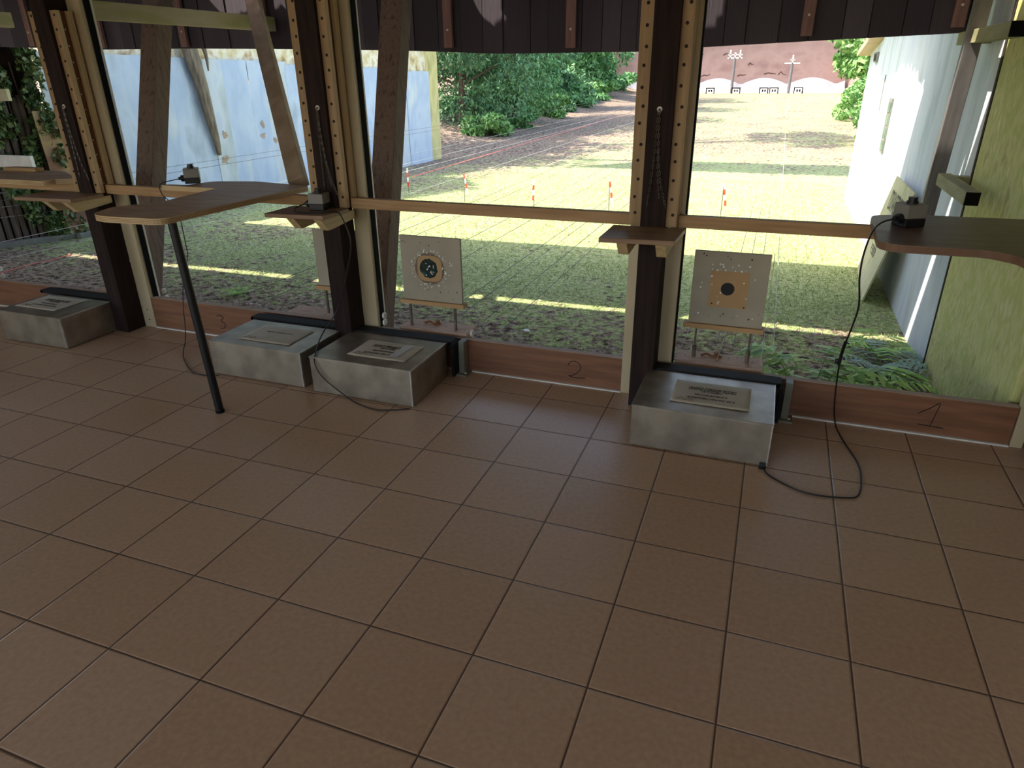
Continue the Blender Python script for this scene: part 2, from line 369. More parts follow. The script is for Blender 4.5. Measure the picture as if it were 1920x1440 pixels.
# ================================================================== FACADE
posts = [(-3.32,'leftmost'), (-1.615,'left'), (.088,'middle'), (1.757,'right'), (3.45,'edge')]
bays = [  # (left x, right x, z top of kick board)
    (1.93, 3.395, .185), (.285, 1.692, .185), (-1.41, .03, .203), (-3.1, -1.675, .195)]
WHERE = {-1.615: 'beside the leftmost metal box', .088: 'between two neighbouring metal boxes', 1.757: 'left of the front right metal box'}
def make_post(p):
    vis = p in WHERE
    lab = 'dark timber post with drilled pine strips ' + WHERE[p] if vis else ('dark brown timber post at the far right end of the openings' if p > 3 else 'dark brown timber post beyond the left edge of the openings')
    t = thing('timber_post', (p+.055, 1.79, 0), lab, 'post')
    m = MB(); m.box(p, p+.108, 1.722, 1.86, 0, 2.6); m.build('post_shaft', 'dark_post', t, bevel=.004)
    rg = random.Random(int(p*100)+900)
    for x0, x1 in ((p-.055, p), (p+.108, p+.155)):
        m = MB(); m.box(x0, x1, 1.742, 1.766, .88, 1.84); m.k = 1
        z = .93
        while z < 1.82:
            m.disc(((x0+x1)/2+rg.uniform(-.008,.008), 1.7425, z+rg.uniform(-.006,.006)), (0,-1,0), .0072, .0012, 8); z += .074
        m.build('drilled_strip', ['perf','hole'], t)
    m = MB(); m.box(p+.108, p+.134, 1.766, 1.812, .88, 1.84); m.k = 1
    z = .93
    while z < 1.82:
        m.disc((p+.134, 1.79, z), (1,0,0), .004, .002, 8); z += .082
    tag(m.build('groove_strip', ['groove','white'], t), 'orange brown strip with pale screw heads')
    m = MB(); m.box(p+.108, p+.155, 1.812, 1.842, .88, 1.84); m.box(p+.135, p+.1555, 1.744, 1.7655, .88, 1.84)
    m.build('rear_strip', 'pine', t)
    return t
for p, _ in posts[1:4]: make_post(p)
mb = MB(); mb.box(3.455, 3.563, 1.722, 1.86, 0, 2.6); tag(mb.build('timber_post', 'dark_post'), 'dark timber post at the far right end of the openings', 'post')

# window jambs with their rubber seals
for i, (a, b_) in enumerate(((1.865, 3.40), (.196, 1.69), (-1.507, .035), (-3.21, -1.68))):
    z0 = 0
    wdt = (.066, .09, .095, .09)[i]
    m = MB(); m.box(a, a+wdt, 1.858, 1.90, z0, 2.2); m.box(a+.02, a+wdt, 1.90, 1.925, z0, 2.2)
    m.box(b_, b_+.046, 1.858, 1.90, z0, 2.2)
    wj = struct(m.build('window_%d' % (i+1), 'jamb', bevel=.002))
    m = MB(); m.box(a+wdt, a+wdt+.006, 1.885, 1.922, .19, 2.2); m.build('rubber_seal', 'gasket', wj)
    m = MB(); m.box(a+wdt, a+wdt+.004, 1.928, 1.940, .19, 2.2); m.build('glazing_bead', 'white', wj)
    for zz in (.05, .12): m = MB(); m.cyl((a+wdt*.5, 1.8585, zz), (a+wdt*.5, 1.856, zz), .005, 8); m.build('screw', 'hole', wj)

# kick boards with the lane numbers
NUM = ['1', '2', '3', None]
for i, (a, b_, zt) in enumerate(bays):
    t = thing('kick_board', ((a+b_)/2, 1.885, 0),
              ['varnished wooden kick board marked 1 under the right opening', 'varnished wooden kick board marked 2 between two metal boxes', 'orange brown wooden kick board marked 3 behind the black table leg', 'orange brown kick board without number behind the leftmost metal box'][i], 'board')
    m = MB(); m.box(a, b_, 1.866, 1.904, .006, zt-.002); m.build('board', 'kick', t)
    m = MB(); m.box(a, b_, 1.866, 1.904, zt-.002, zt); m.build('worn_edge', 'kick_edge', t)
    m = MB(); m.box(a, b_, 1.852, 1.8659, 0, .007); m.build('sealant_bead', 'white', t)
    y = 1.8655
    S = {0: [[(3.03,.098),(3.072,.132),(3.103,.158),(3.098,.11),(3.088,.045)], [(3.04,.046),(3.088,.044),(3.14,.042)]],
         1: [[(1.405,.108),(1.418,.132),(1.45,.135),(1.475,.11),(1.462,.08),(1.43,.055),(1.41,.052),(1.45,.044),(1.5,.05)]],
         2: [[(-.892,.132),(-.862,.14),(-.842,.125),(-.862,.105),(-.838,.085),(-.845,.06),(-.88,.05)],]}.get(i, [])
    if S:
        m = MB()
        for st in S: m.tube(smooth_path([(x, y, z) for x, z in st], 5), .0022, 5)
        m.build('painted_number', 'ink', t)

# rails across the openings
for i, (a, b_) in enumerate(((1.915, 3.45), (.245, 1.70), (-1.46, .032), (-3.2, -1.672))):
    z = (.926, .925, .9245, .924)[i]
    m = MB(); m.box(a, b_, 1.775, 1.815, z-.052, z)
    tag(m.build('wooden_rail', 'pine_x', bevel=.002), ['pine rail across the right opening at table height', 'pine rail across the opening above the target with the round hole', 'pine rail running under the plywood table with the black leg', 'pine rail across the far left opening'][i], 'rail')

# shelves on the posts
def shelf(x0, x1, y0, p, label):
    t = thing('post_shelf', ((x0+x1)/2, 1.6, .86), label, 'shelf')
    m = MB(); m.prism([(x0,y0-.01),(x1,y0+.015),(x1+.01,1.72),(x0,1.72)], .862, .882); m.build('shelf_board', 'shelf', t, bevel=.002)
    for xa in (p-.048, p+.112):
        m = MB(); T = Matrix(((0,0,1,xa),(1,0,0,0),(0,1,0,0),(0,0,0,1)))
        m.prism([(y0+.012,.8615),(y0+.07,.8),(y0+.10,.8),(1.80,.818),(1.80,.8615)], 0, .044, T); m.build('bracket', 'pine_y', t, bevel=.002)
    return t
shelf(1.64, 1.945, 1.45, 1.757, 'small brown shelf on the right post above the front right metal box')
shelf(-.07, .255, 1.49, .088, 'small brown shelf on the middle post holding a control box')
shelf(-1.855, -1.43, 1.495, -1.615, 'small empty brown shelf on the left post beside the plywood table')

# chains
def chain(p, label, ends):
    t = thing('hanging_chain', (p+.05, 1.715, 1.36), label, 'chain')
    m = MB(); m.disc((p+.05, 1.7215, 1.36), (0,-1,0), .011, .003, 14); m.k = 1; m.disc((p+.05, 1.7185, 1.36), (0,-1,0), .004, .004, 8)
    m.build('washer_bolt', ['white','hole'], t)
    m = MB()
    for (dx, z1, lean) in ends:
        n = int((1.35-z1)/.015)
        for k in range(n):
            f = k/n; x = p+.05+dx*(.25+.75*f) + lean*f**3; z = 1.35-(1.35-z1)*f
            m.ring((x, 1.712, z), (1,.15,0) if k % 2 else (.15,1,0), .0042, .0011, 8, 4, 2.0)
    m.build('chain_strands', 'chain', t)
chain(1.757, 'thin doubled steel chain hanging from a washer on the right post', [(-.012, .95, -.015), (.008, 1.0, .02), (.012, .96, .05)])
chain(.1, 'thin doubled steel chain hanging from a washer on the middle post', [(-.012, .96, .0), (.008, .98, .03), (.012, .93, .06)])
chain(-1.605, 'thin doubled steel chain hanging from a washer on the left post', [(-.012, .96, .0), (.01, .95, .05)])

# ================================================================== TABLES
def rounded(poly, rad):
    out = []; n = len(poly)
    for i in range(n):
        p = Vector(poly[i]+(0,)); a = Vector(poly[i-1]+(0,)); b_ = Vector(poly[(i+1)%n]+(0,)); r0 = rad[i]
        if r0 <= 0: out.append((p.x, p.y)); continue
        da = (a-p).normalized(); db = (b_-p).normalized()
        for k in range(7):
            t = k/6; q = (p+da*r0)*(1-t)**2 + p*2*t*(1-t) + (p+db*r0)*t*t; out.append((q.x, q.y))
    return out
def table(poly, rad, leg, label, z=.95, mats=('ply', 'ply_edge')):
    t = thing('shooting_table', (leg[0], leg[1], 0), label, 'table')
    pl = rounded(poly, rad)
    m = MB(); m.prism(pl, z-.027, z); m.m = [0, 0] + [1]*(len(m.f)-2); m.build('plywood_top', list(mats), t)
    c = (sum(p[0] for p in pl)/len(pl), sum(p[1] for p in pl)/len(pl))
    m = MB()
    for h in (z-.020, z-.0135, z-.007):      # ply lines on the edge
        m.prism([(x+(x-c[0])*.0012, y+(y-c[1])*.0012) for x, y in pl], h-.0008, h+.0008)
    tag(m.build('edge_plies', 'groove', t), 'darker glue lines on the edge')
    m = MB(); m.cyl((leg[0], leg[1], .004), (leg[0]+leg[2], leg[1]+leg[3], z-.027), .0195, 20); m.build('table_leg', 'leg', t, smooth=False)
    m = MB(); m.cyl((leg[0], leg[1], 0), (leg[0], leg[1], .012), .021, 20); m.build('leg_cap', 'gasket', t)
    return t
table([(-.15,.925),(-.45,.905),(-.56,.93),(-.62,1.10),(-.555,1.19),(-.505,1.27),(-.53,1.446),(-.56,1.71),(-.97,1.72),(-.94,1.76),(-.818,1.768),(-.78,1.93),(-.54,2.0),(-.115,1.93)],
      [.06,.03,.06,.03,0,0,0,.02,.02,.02,.03,.05,.05,.02], (-.118, .995, -.03, -.015), 'plywood shooting table with rounded corners on one slanting black leg')
table([(2.655,1.33),(2.98,1.335),(3.05,1.27),(3.09,1.02),(3.10,.62),(3.42,.62),(3.42,1.70),(3.37,1.70),(3.37,1.97),(2.90,1.95),(2.68,1.90)],
      [.09,.03,.03,.02,.05,.05,0,0,.02,.02,.07], (3.3, .75, 0, 0), 'dark plywood shooting table with rounded corner at the right edge', mats=('ply_dark', 'ply_dark_edge'))
table([(-3.05,1.62),(-1.80,1.645),(-1.79,1.72),(-1.70,1.80),(-2.1,2.03),(-2.55,2.03),(-2.75,1.9),(-3.05,1.9)],
      [.03,.05,0,.02,.03,.05,.05,0], (-3.0, 1.68, 0, 0), 'brown plywood shooting table cut by the left edge behind the small shelf')
mb = MB(); mb.prism([(-2.53,1.93),(-2.26,1.95),(-2.24,2.0),(-2.5,1.99)], .95, .975); tag(mb.build('wood_block', 'pine_x', bevel=.003), 'small orange brown wood block lying on the far left table', 'block')

# ================================================================== CONTROL BOXES
def control_box(x, y, z, rot, label, s=1.0, sticker=False):
    t = thing('control_box', (x, y, z), label, 'control box')
    T = Matrix.Translation((x, y, z)) @ Matrix.Rotation(R(rot), 4, 'Z') @ Matrix.Scale(s, 4)
    m = MB(); m.box(-.038, .038, -.038, .038, 0, .030, T); m.build('base', 'black_plastic', t, bevel=.003)
    m = MB(); m.box(-.039, .039, -.039, .039, .030, .078, T); m.build('housing', 'grey_box', t, bevel=.004)
    m = MB(); m.tube([T@Vector((0,0,.078)), T@Vector((0,0,.086))], .019*s, 16); m.tube([T@Vector((0,0,.086)), T@Vector((0,0,.099))], .0155*s, 16); m.build('push_button', 'black_plastic', t)
    m = MB(); m.tube([T@Vector((-.038,-.012,.028)), T@Vector((-.056,-.012,.028))], .017*s, 12); m.tube([T@Vector((-.056,-.012,.028)), T@Vector((-.068,-.012,.028))], .009*s, 10); m.build('cable_gland', 'black_plastic', t)
    if sticker:
        m = MB(); m.box(.0390, .0396, -.032, .034, .004, .027, T)
        m.k = 1
        for k in range(4): m.box(.0396, .0400, -.028+.012*k, -.020+.012*k, .009+.006*(k%2), .014+.006*(k%2), T)
        m.build('rating_label', ['white','ink'], t)
    return t, (T @ Vector((-.068,-.012,.028)))
def cable(pts, label, r=.0035, mt='cable', name='cable', n=8):
    m = MB(); m.tube(smooth_path(pts, n), r, 7)
    return tag(m.build(name, mt, smooth=True), label, 'cable')
t1, e1 = control_box(2.79, 1.70, .95, 28, 'dark control box with black push button on the right plywood table', 1.08)
t2, e2 = control_box(-.845, 1.845, .95, -50+90, 'grey control box with white rating label on the plywood table with the black leg', 1.05, True)
t3, e3 = control_box(.135, 1.66, .882, 8, 'grey and black control box on the small shelf of the middle post', 1.05)

# ================================================================== METAL BOXES
TXT = 'VERSIETE OREADER DITTEN\nKRAFTELD SPORET TASTEN\nLEITUNGEN\n\nSERVICE JEWEILS C\n\nLE KOMMEN VON MAI 2016'
def metal_box(x0, x1, y0, y1, label, paper, tape=False, h=.2, faded=False, n=0):
    t = thing('metal_box', ((x0+x1)/2, (y0+y1)/2, 0), label, 'metal box', None)
    m = MB(); m.box(x0, x1, y0, y1, .006, h-.006); m.build('body', 'steel', t, bevel=.002)
    m = MB(); m.box(x0-.003, x1+.003, y0-.003, y1, h-.006, h-.0012); m.box(x0, x1, y0, y1, h-.0012, h)
    m.build('lid', 'steel', t, bevel=.0015)
    m = MB(); m.box(x1-.003, x1+.0025, y0-.0025, y0+.008, .006, h-.006); tag(m.build('corner_seam', 'zinc', t), 'pale strip painting the corner highlight')  # edge highlights of the box put in as pale strips
    m = MB(); m.box(x1-.001, x1+.0035, y0, y1, h-.007, h+.0004); tag(m.build('lid_edge', 'zinc', t), 'pale strip painting the lid edge highlight')
    for cx in (x0+.02, x1-.02):
        for cy in (y0+.02, y1-.02): m = MB(); m.cyl((cx, cy, 0), (cx, cy, .008), .012, 10); m.build('rubber_foot', 'gasket', t)
    # paper sheet stuck on the lid
    px0, px1, py0, py1, rot = paper
    T = Matrix.Translation(((px0+px1)/2, (py0+py1)/2, h+.0005)) @ Matrix.Rotation(R(rot), 4, 'Z')
    W, H = (px1-px0)/2, (py1-py0)/2; rg = random.Random(n)
    m = MB(); nxp, nyp = 16, 8; vv = []; ff = []
    for j in range(nyp+1):
        for i in range(nxp+1):
            u, v = i/nxp*2-1, j/nyp*2-1
            z = .0008 + .006*max(0, abs(u)-.8)*rg.uniform(.5,1.6) + .004*max(0, -v-.7)*rg.uniform(.6,1.4) + rg.uniform(0,.0004)
            vv.append((u*W, v*H, z))
    for j in range(nyp):
        for i in range(nxp): a = j*(nxp+1)+i; ff.append((a, a+1, a+nxp+2, a+nxp+1))
    m.add(vv, ff, T); pp = m.build('instruction_sheet', 'paper', t, smooth=True)
    so_ = pp.modifiers.new('thick', 'SOLIDIFY'); so_.thickness = .0006
    if not faded:
        text(TXT, .0175, T @ Matrix.Translation((0, 0, .0022)), pp, sx=.95)
    else:
        text(TXT.split('\n')[0], .014, T @ Matrix.Translation((0, .03, .0022)), pp, mt='signink'); 
    m = MB(); m.tube(smooth_path([T@Vector((-W+.02+k*.012, -H+.03+.012*((k*7)%3), .0024)) for k in range(7)], 3), .0007, 4); m.build('scribble', 'ink', pp)
    if tape:
        m = MB(); m.box(.055, .105, -H+.045, H-.005, .003, .0034, T @ Matrix.Rotation(R(-4), 4, 'Z')); tag(m.build('tape_strip', 'tape', t), 'pale strip of tape across the sheet')
    return t
metal_box(1.842, 2.415, 1.333, 1.745, 'galvanised metal box on the tiles in front of the target with the tan card', (1.99,2.317,1.42,1.655,0), n=1)
metal_box(.183, .762, 1.345, 1.748, 'galvanised metal box with a taped sheet, right of the middle post', (.355,.685,1.428,1.652,0), tape=True, n=2)
metal_box(-.482, .108, 1.365, 1.73, 'galvanised metal box with a faded sheet, behind the black table leg', (-.345,-.01,1.436,1.666,0), faded=True, n=3)
metal_box(-2.145, -1.612, 1.368, 1.722, 'galvanised metal box with a curled sheet at the left edge of the floor', (-2.11,-1.76,1.458,1.694,0), n=4)
mb = MB(); mb.box(2.385, 2.412, 1.308, 1.328, 0, .022); tag(mb.build('cable_plug', 'black_plastic', bevel=.002), 'tiny black plug at the lower corner of the front right metal box', 'plug')

# rubber strips that wrap the carriage edge behind each box
def strip(x0, x1, label, y=1.79, w_=.075):
    prof = [(x0,.203),(x0+.02,.2065),(x1-.06,.2065),(x1-.02,.2),(x1,.175),(x1+.004,.12),(x1+.002,.004)]
    inner = [(x0,.186),(x0+.02,.187),(x1-.065,.187),(x1-.035,.182),(x1-.018,.165),(x1-.014,.12),(x1-.016,.004)]
    T = Matrix(((1,0,0,0),(0,0,1,y-w_/2),(0,1,0,0),(0,0,0,1)))
    n_ = len(prof); m = MB()
    P = [tuple(q)[:3:2] for q in smooth_path([(a,0,b_) for a,b_ in prof],4)]; Q = [tuple(q)[:3:2] for q in smooth_path([(a,0,b_) for a,b_ in inner],4)]
    v = []; 
    for (a, b_), (c, d) in zip(P, Q): v += [(a,y-w_/2,b_),(a,y+w_/2,b_),(c,y+w_/2,d),(c,y-w_/2,d)]
    f = []
    for i in range(len(P)-1):
        for k in range(4): f.append((4*i+k, 4*i+(k+1)%4, 4*i+4+(k+1)%4, 4*i+4+k))
    f += [(3,2,1,0), tuple(4*(len(P)-1)+k for k in range(4))]
    m.add(v, f); return tag(m.build('rubber_strip', 'rubber', smooth=False), label, 'rubber strip')
strip(1.875, 2.452, 'black rubber strip behind the front right metal box, bent down at its end')
strip(.20, .800, 'black rubber strip behind the metal box with the taped sheet')
strip(-.50, .075, 'black rubber strip behind the metal box with the faded sheet')
strip(-2.25, -1.635, 'black rubber strip behind the leftmost metal box')
for x, lab in ((2.482, 'grey green steel bracket on the floor right of the front right metal box'), (.826, 'grey green steel bracket on the floor left of the kick board marked 2')):
    t = thing('steel_bracket', (x, 1.82, 0), lab, 'bracket')
    m = MB(); m.box(x-.018, x+.014, 1.80, 1.862, .01, .192); m.build('upright', 'bracket', t, bevel=.002)
    m = MB(); m.box(x-.026, x+.034, 1.775, 1.851, 0.0, .01); m.k = 1; m.cyl((x+.02,1.80,.01),(x+.02,1.80,.016),.006,8); m.build('foot', ['bracket','white'], t)

# ================================================================== TARGET CARRIAGES
def carriage(x0, x1, label, target=None, rods=(), y0=1.845, y1=2.05, wheels=(), seed=1, style=0):
    t = thing('target_carriage', ((x0+x1)/2, 1.95, .12), label, 'target stand')
    rg = random.Random(seed)
    m = MB(); m.box(x0, x1, y0+.06, y1, .183, .2)
    m.k = 1
    for k in range(8): m.disc((rg.uniform(x0+.03,x1-.03), rg.uniform(y0+.08,y1-.02), .2002), (0,0,1), .004, .0006, 8)
    m.build('base_board', ['pink_ply','hole'], t, bevel=.001)
    for xa in (x0+.02, x1-.05): m = MB(); m.box(xa, xa+.03, y0+.08, y1, .12, .183); m.build('runner', 'pink_ply', t)
    for wx, wy, wz in wheels:
        m = MB(); m.ring((wx, wy, wz), (1,0,0), .0125, .0075, 16, 8); m.cyl((wx-.01,wy,wz),(wx+.01,wy,wz), .005, 8); m.build('roller', 'white', t, smooth=True)
    if target:
        tx0, tx1, tz0, tz1, ty = target
        for rx in rods:
            m = MB(); m.cyl((rx, ty+.0, .2), (rx, ty, tz0-.022), .005 if style == 0 else .0085, 10)
            if style == 0: m.cyl((rx, ty, .2), (rx, ty, .265), .010, 8)
            m.build('rod', 'rod', t)
        m = MB(); m.box(tx0-.022, tx1+.012, ty-.02, ty+.035, tz0-.024, tz0-.001); m.build('ledge', 'ledge', t, bevel=.0015)
        m = MB(); m.box(tx0, tx1, ty-.006, ty+.012, tz0, tz1); tb = m.build('target_board', 'board', t, bevel=.001)
        cx, cz = (tx0+tx1)/2, (tz0+tz1)/2
        fy = ty-.006
        if style == 0:
            m = MB(); m.box(cx-.088, cx+.088, fy-.002, fy, cz-.088, cz+.088); m.k = 1
            m.disc((cx-.07, fy-.002, cz-.072), (0,-1,0), .004, .001, 8); m.disc((cx+.078, fy-.002, cz-.08), (0,-1,0), .004, .001, 8)
            cd = m.build('target_card', ['card','hole'], tb)
            m = MB(); m.disc((cx-.005, fy-.0021, cz+.004), (0,-1,0), .031, .0008, 32); m.build('bullseye', 'black', tb)
        if style == 1:
            cz += .005; cx -= .008
            m = MB(); m.disc((cx, fy-.0001, cz), (0,-1,0), .088, .0012, 36); m.build('brown_ring', 'card_dark', tb)
            m = MB(); m.prism(rounded([(-.074,-.07),(.074,-.07),(.076,.072),(-.072,.072)], [.05]*4), 0, .002, Matrix(((1,0,0,cx),(0,0,1,fy-.0032),(0,1,0,cz),(0,0,0,1)))); m.build('tan_card', 'card', tb)
            m = MB(); m.disc((cx-.004, fy-.0033, cz+.002), (0,-1,0), .053, .001, 30, .06, rg)
            tag(m.build('torn_centre', 'green_black', tb), 'torn dark green and black centre')
        m = MB()
        if style == 0:
            spots = [(rg.uniform(-.085,.085), rg.uniform(.088,.122)) for _ in range(16)] + [(rg.uniform(-.13,.13), rg.uniform(-.135,.07)) for _ in range(14)]
        else:
            spots = []
            for _ in range(60):
                a = rg.uniform(0, 6.283); rr = rg.gauss(.098, .012); spots.append((rr*math.cos(a), rr*math.sin(a)))
            spots += [(.005+rg.gauss(0,.014), -.004+rg.gauss(0,.018)) for _ in range(16)] + [(.13+rg.uniform(-.012,.012), .03+rg.uniform(-.012,.015)) for _ in range(7)]
        if style < 2:
            for sx_, sz_ in spots: m.disc((cx+sx_, fy-.0030 if style == 0 else fy-.0045, cz+sz_), (0,-1,0), rg.uniform(.0018,.0048), .0006, 6, .4, rg)
            m.build('bullet_tears', 'tape_hole_white', tb)  # white discs stand for sunlit lawn showing through the holes
            m = MB()
            for _ in range(12): m.disc((rg.uniform(tx0+.015,tx1-.015), fy-.0002, rg.choice([rg.uniform(tz0+.015,tz0+.07), rg.uniform(tz1-.05,tz1-.01)])), (0,-1,0), rg.uniform(.0018,.0045), .0006, 7)
            m.build('screw_holes', 'hole', tb)
    if style == 0 or style == 1:
        m = MB(); cx = (x0+x1)/2-.02
        m.tube(smooth_path([(cx-.07,y1-.06,.203),(cx-.045,y1-.05,.212),(cx-.02,y1-.06,.206),(cx+.01,y1-.066,.208),(cx+.03,y1-.06,.207)],4), .006, 6); m.cyl((cx+.005,y1-.05,.2),(cx+.005,y1-.05,.225), .013, 8)
        tag(m.build('rusty_latch', 'groove', t), 'rusty brown latch')
    return t
carriage(1.945, 2.355, 'target stand with a tan card and black bullseye behind the front right metal box', (1.983, 2.325, .380, .735, 1.975), (2.025, 2.28), style=0, seed=5)
carriage(.40, .812, 'target stand with a round torn green and black centre right of the middle post', (.425, .782, .358, .714, 1.94), (.457, .733), style=1, seed=8,
         wheels=((.835,1.93,.198),(.835,1.93,.158),(.318,1.88,.262),(.318,1.88,.222)))
carriage(-.385, .04, 'blank white target board half hidden by the middle post', (-.165, .18, .372, .705, 1.975), (-.125, .14), style=2, seed=3)
carriage(-1.93, -1.54, 'empty target carriage with white rollers right of the left post', None, wheels=((-1.46,2.02,.20),(-1.45,2.02,.152)), style=3, seed=4)
carriage(-3.55, -3.13, 'empty target carriage with white rollers at the left edge', None, wheels=((-3.08,2.05,.21),(-3.08,2.05,.155)), style=3, seed=6)

# cables on the floor
cable([tuple(e1), (2.69,1.64,.965), (2.655,1.55,.945), (2.628,1.44,.89), (2.63,1.44,.80), (2.651,1.47,.68), (2.651,1.55,.556), (2.647,1.64,.42), (2.664,1.74,.235), (2.682,1.79,.10), (2.700,1.80,.02), (2.715,1.74,.0045), (2.731,1.66,.0045), (2.773,1.48,.0045), (2.773,1.342,.0045), (2.753,1.227,.0045), (2.711,1.194,.0045), (2.606,1.175,.0045), (2.524,1.193,.0045), (2.43,1.262,.0045), (2.402,1.306,.01)],
      'black cable looping from the right table over the tiles to the front right box')
mb = MB(); mb.tube([(2.648,1.60,.49),(2.647,1.645,.41)], .0065, 8); mb.tube([(2.640,1.645,.385),(2.628,1.645,.385)], .011, 8); mb.tube([(2.648,1.645,.41),(2.646,1.65,.37)], .007, 8)
tag(mb.build('cable_connector','black_plastic'), 'small black connector halfway down the hanging right cable', 'connector')
cable([tuple(e3), (.03,1.60,.892),(.09,1.53,.887),(.2,1.55,.8865),(.262,1.60,.886),(.285,1.62,.86),(.322,1.62,.73),(.27,1.63,.568),(.178,1.66,.371),(.10,1.60,.235),(.135,1.50,.214),(.203,1.375,.209),(.221,1.333,.172),(.259,1.33,.103),(.353,1.322,.043),(.459,1.30,.0045),(.596,1.262,.0045),(.681,1.285,.0045),(.755,1.325,.0045)],
      'black cable dropping from the middle shelf past the box with the taped sheet')
cable([tuple(e2), (-.90,1.80,.975),(-.93,1.79,.97),(-.985,1.74,.95),(-.93,1.69,.90),(-.88,1.72,.82),(-.89,1.74,.62),(-.90,1.74,.535),(-.954,1.72,.374),(-.975,1.70,.227),(-.955,1.67,.145),(-.925,1.62,.06),(-.84,1.5,.008),(-.646,1.355,.0045),(-.526,1.318,.0045),(-.44,1.345,.0045)],
      'thin black cable hanging under the plywood table behind its black leg', r=.0028)
for i, (x, y, r0) in enumerate(((.62,3.45,.028),(.45,2.75,.035),(-.1,2.9,.03),(-2.6,3.0,.03))):
    mb = MB(); mb.disc((x,y,GZ-.01),(0.1,0,1), r0, .03, 9, .25, random.Random(i)); tag(mb.build('pale_stone','white',bevel=.006), ['pale stone on the grass edge in front of the number 2 board, upper one','pale stone on the bare ground above the number 2 board','pale stone just right of the torn target','pale stone on the bare ground behind the number 3 board'][i], 'stone')

# ================================================================== OUTSIDE THE OPENINGS: struts, beams, plank screen
def timber(name, p0, p1, w_, h_, mt, label, up=(0,0,1), cat='beam'):
    m = MB(); m.beam(p0, p1, w_, h_, up); return tag(m.build(name, mt, bevel=.004), label, cat)
timber('timber_strut', (.10,1.985,-.5), (-.165,3.38,2.69), .125, .15, 'strut', 'rough brown timber strut leaning outward behind the middle post', (1,0,0))
timber('timber_strut', (-1.80,1.97,-.5), (-2.12,3.36,2.69), .13, .15, 'strut', 'rough dark timber strut leaning outward right of the left post', (1,0,0))
timber('diagonal_brace', (-.31,2.10,.93), (-1.9,3.85,2.42), .075, .10, 'strut_light', 'weathered grey diagonal brace rising left from the plywood table', (1,0,0))
timber('mossy_beam', (-1.69,1.97,1.875), (-1.79,3.98,1.90), .06, .105, 'moss_beam', 'pale beam with green moss below the roof right of the left post')
timber('mossy_beam', (-3.45,1.97,1.92), (-3.45,2.95,1.925), .06, .105, 'moss_beam', 'pale beam below the roof at the upper left corner')

# plank screen
BP = [(-9,1.82),(-5.117,1.806),(-3.778,1.754),(-2.793,1.742),(-1.631,1.713),(-.866,1.689),(-.391,1.672),(.191,1.642),(.734,1.639),(1.262,1.635),(1.681,1.653),(2.324,1.673),(3.226,1.698),(3.36,1.70)]
def bz(x):
    for (a, za), (b_, zb) in zip(BP, BP[1:]):
        if a <= x <= b_: return za+(zb-za)*(x-a)/(b_-a)
    return BP[-1][1]
t = thing('plank_screen', (-2.8, 4.03, 1.7), 'black stained plank screen hanging below the roof across all openings', 'screen')
mb = MB(); rg = random.Random(11); x = -9.0
edges = [-.096,.087,.25,.463,.602,.853,1.001,1.135,1.251]
while x < 3.32:
    nxt = next((e for e in edges if e > x+.05 and abs(e-x) < .27), None)
    w_ = (nxt-x) if nxt else rg.uniform(.13,.21)
    if not nxt and any(abs(x+w_-e) < .08 for e in edges): w_ = .17
    x1 = min(x+w_, 3.345); yo = .006*(int(x*7)%2)+rg.uniform(0,.003)
    zb = bz((x+x1)/2); s_ = (bz(x1)-bz(x))/2
    T = None
    x2 = x1-.004; vv = [(x+.001,4.0+yo,bz(x)),(x2,4.0+yo,bz(x1)),(x2,4.022+yo,bz(x1)),(x+.001,4.022+yo,bz(x)),(x+.001,4.0+yo,2.7),(x2,4.0+yo,2.7),(x2,4.022+yo,2.7),(x+.001,4.022+yo,2.7)]
    mb.add(vv, [(3,2,1,0),(4,5,6,7),(0,1,5,4),(1,2,6,5),(2,3,7,6),(3,0,4,7)]); x = x1
mb.build('planks', 'plank', t)
for bx in (-5.6,-4.62,-3.72,-2.75,-1.88,-.187,.78,2.355,3.2):
    m = MB(); lo = bz(bx)+(.03 if bx > -1 else .012); m.box(bx-.035, bx+.035, 3.965, 3.995, lo, 2.68); m.k = 1; m.cyl((bx,3.9655,lo+.12),(bx,3.961,lo+.12),.008,8); m.build('batten', ['batten','white'], t)
m = MB(); m.box(-9, 3.35, 4.06, 4.09, 2.55, 2.69); m.build('top_cleat', 'strut', t)
m = MB()
for (a, za), (b_, zb) in zip(BP, BP[1:]): m.add([(a,4.036,za+.003),(min(b_,3.345),4.036,zb+.003),(min(b_,3.345),4.05,zb+.003),(a,4.05,za+.003),(a,4.036,2.7),(min(b_,3.345),4.036,2.7),(min(b_,3.345),4.05,2.7),(a,4.05,2.7)], [(3,2,1,0),(4,5,6,7),(0,1,5,4),(1,2,6,5),(2,3,7,6),(3,0,4,7)])
m.build('backing_sheet', 'hole', t)  # added dark sheet keeping daylight out of the plank gaps

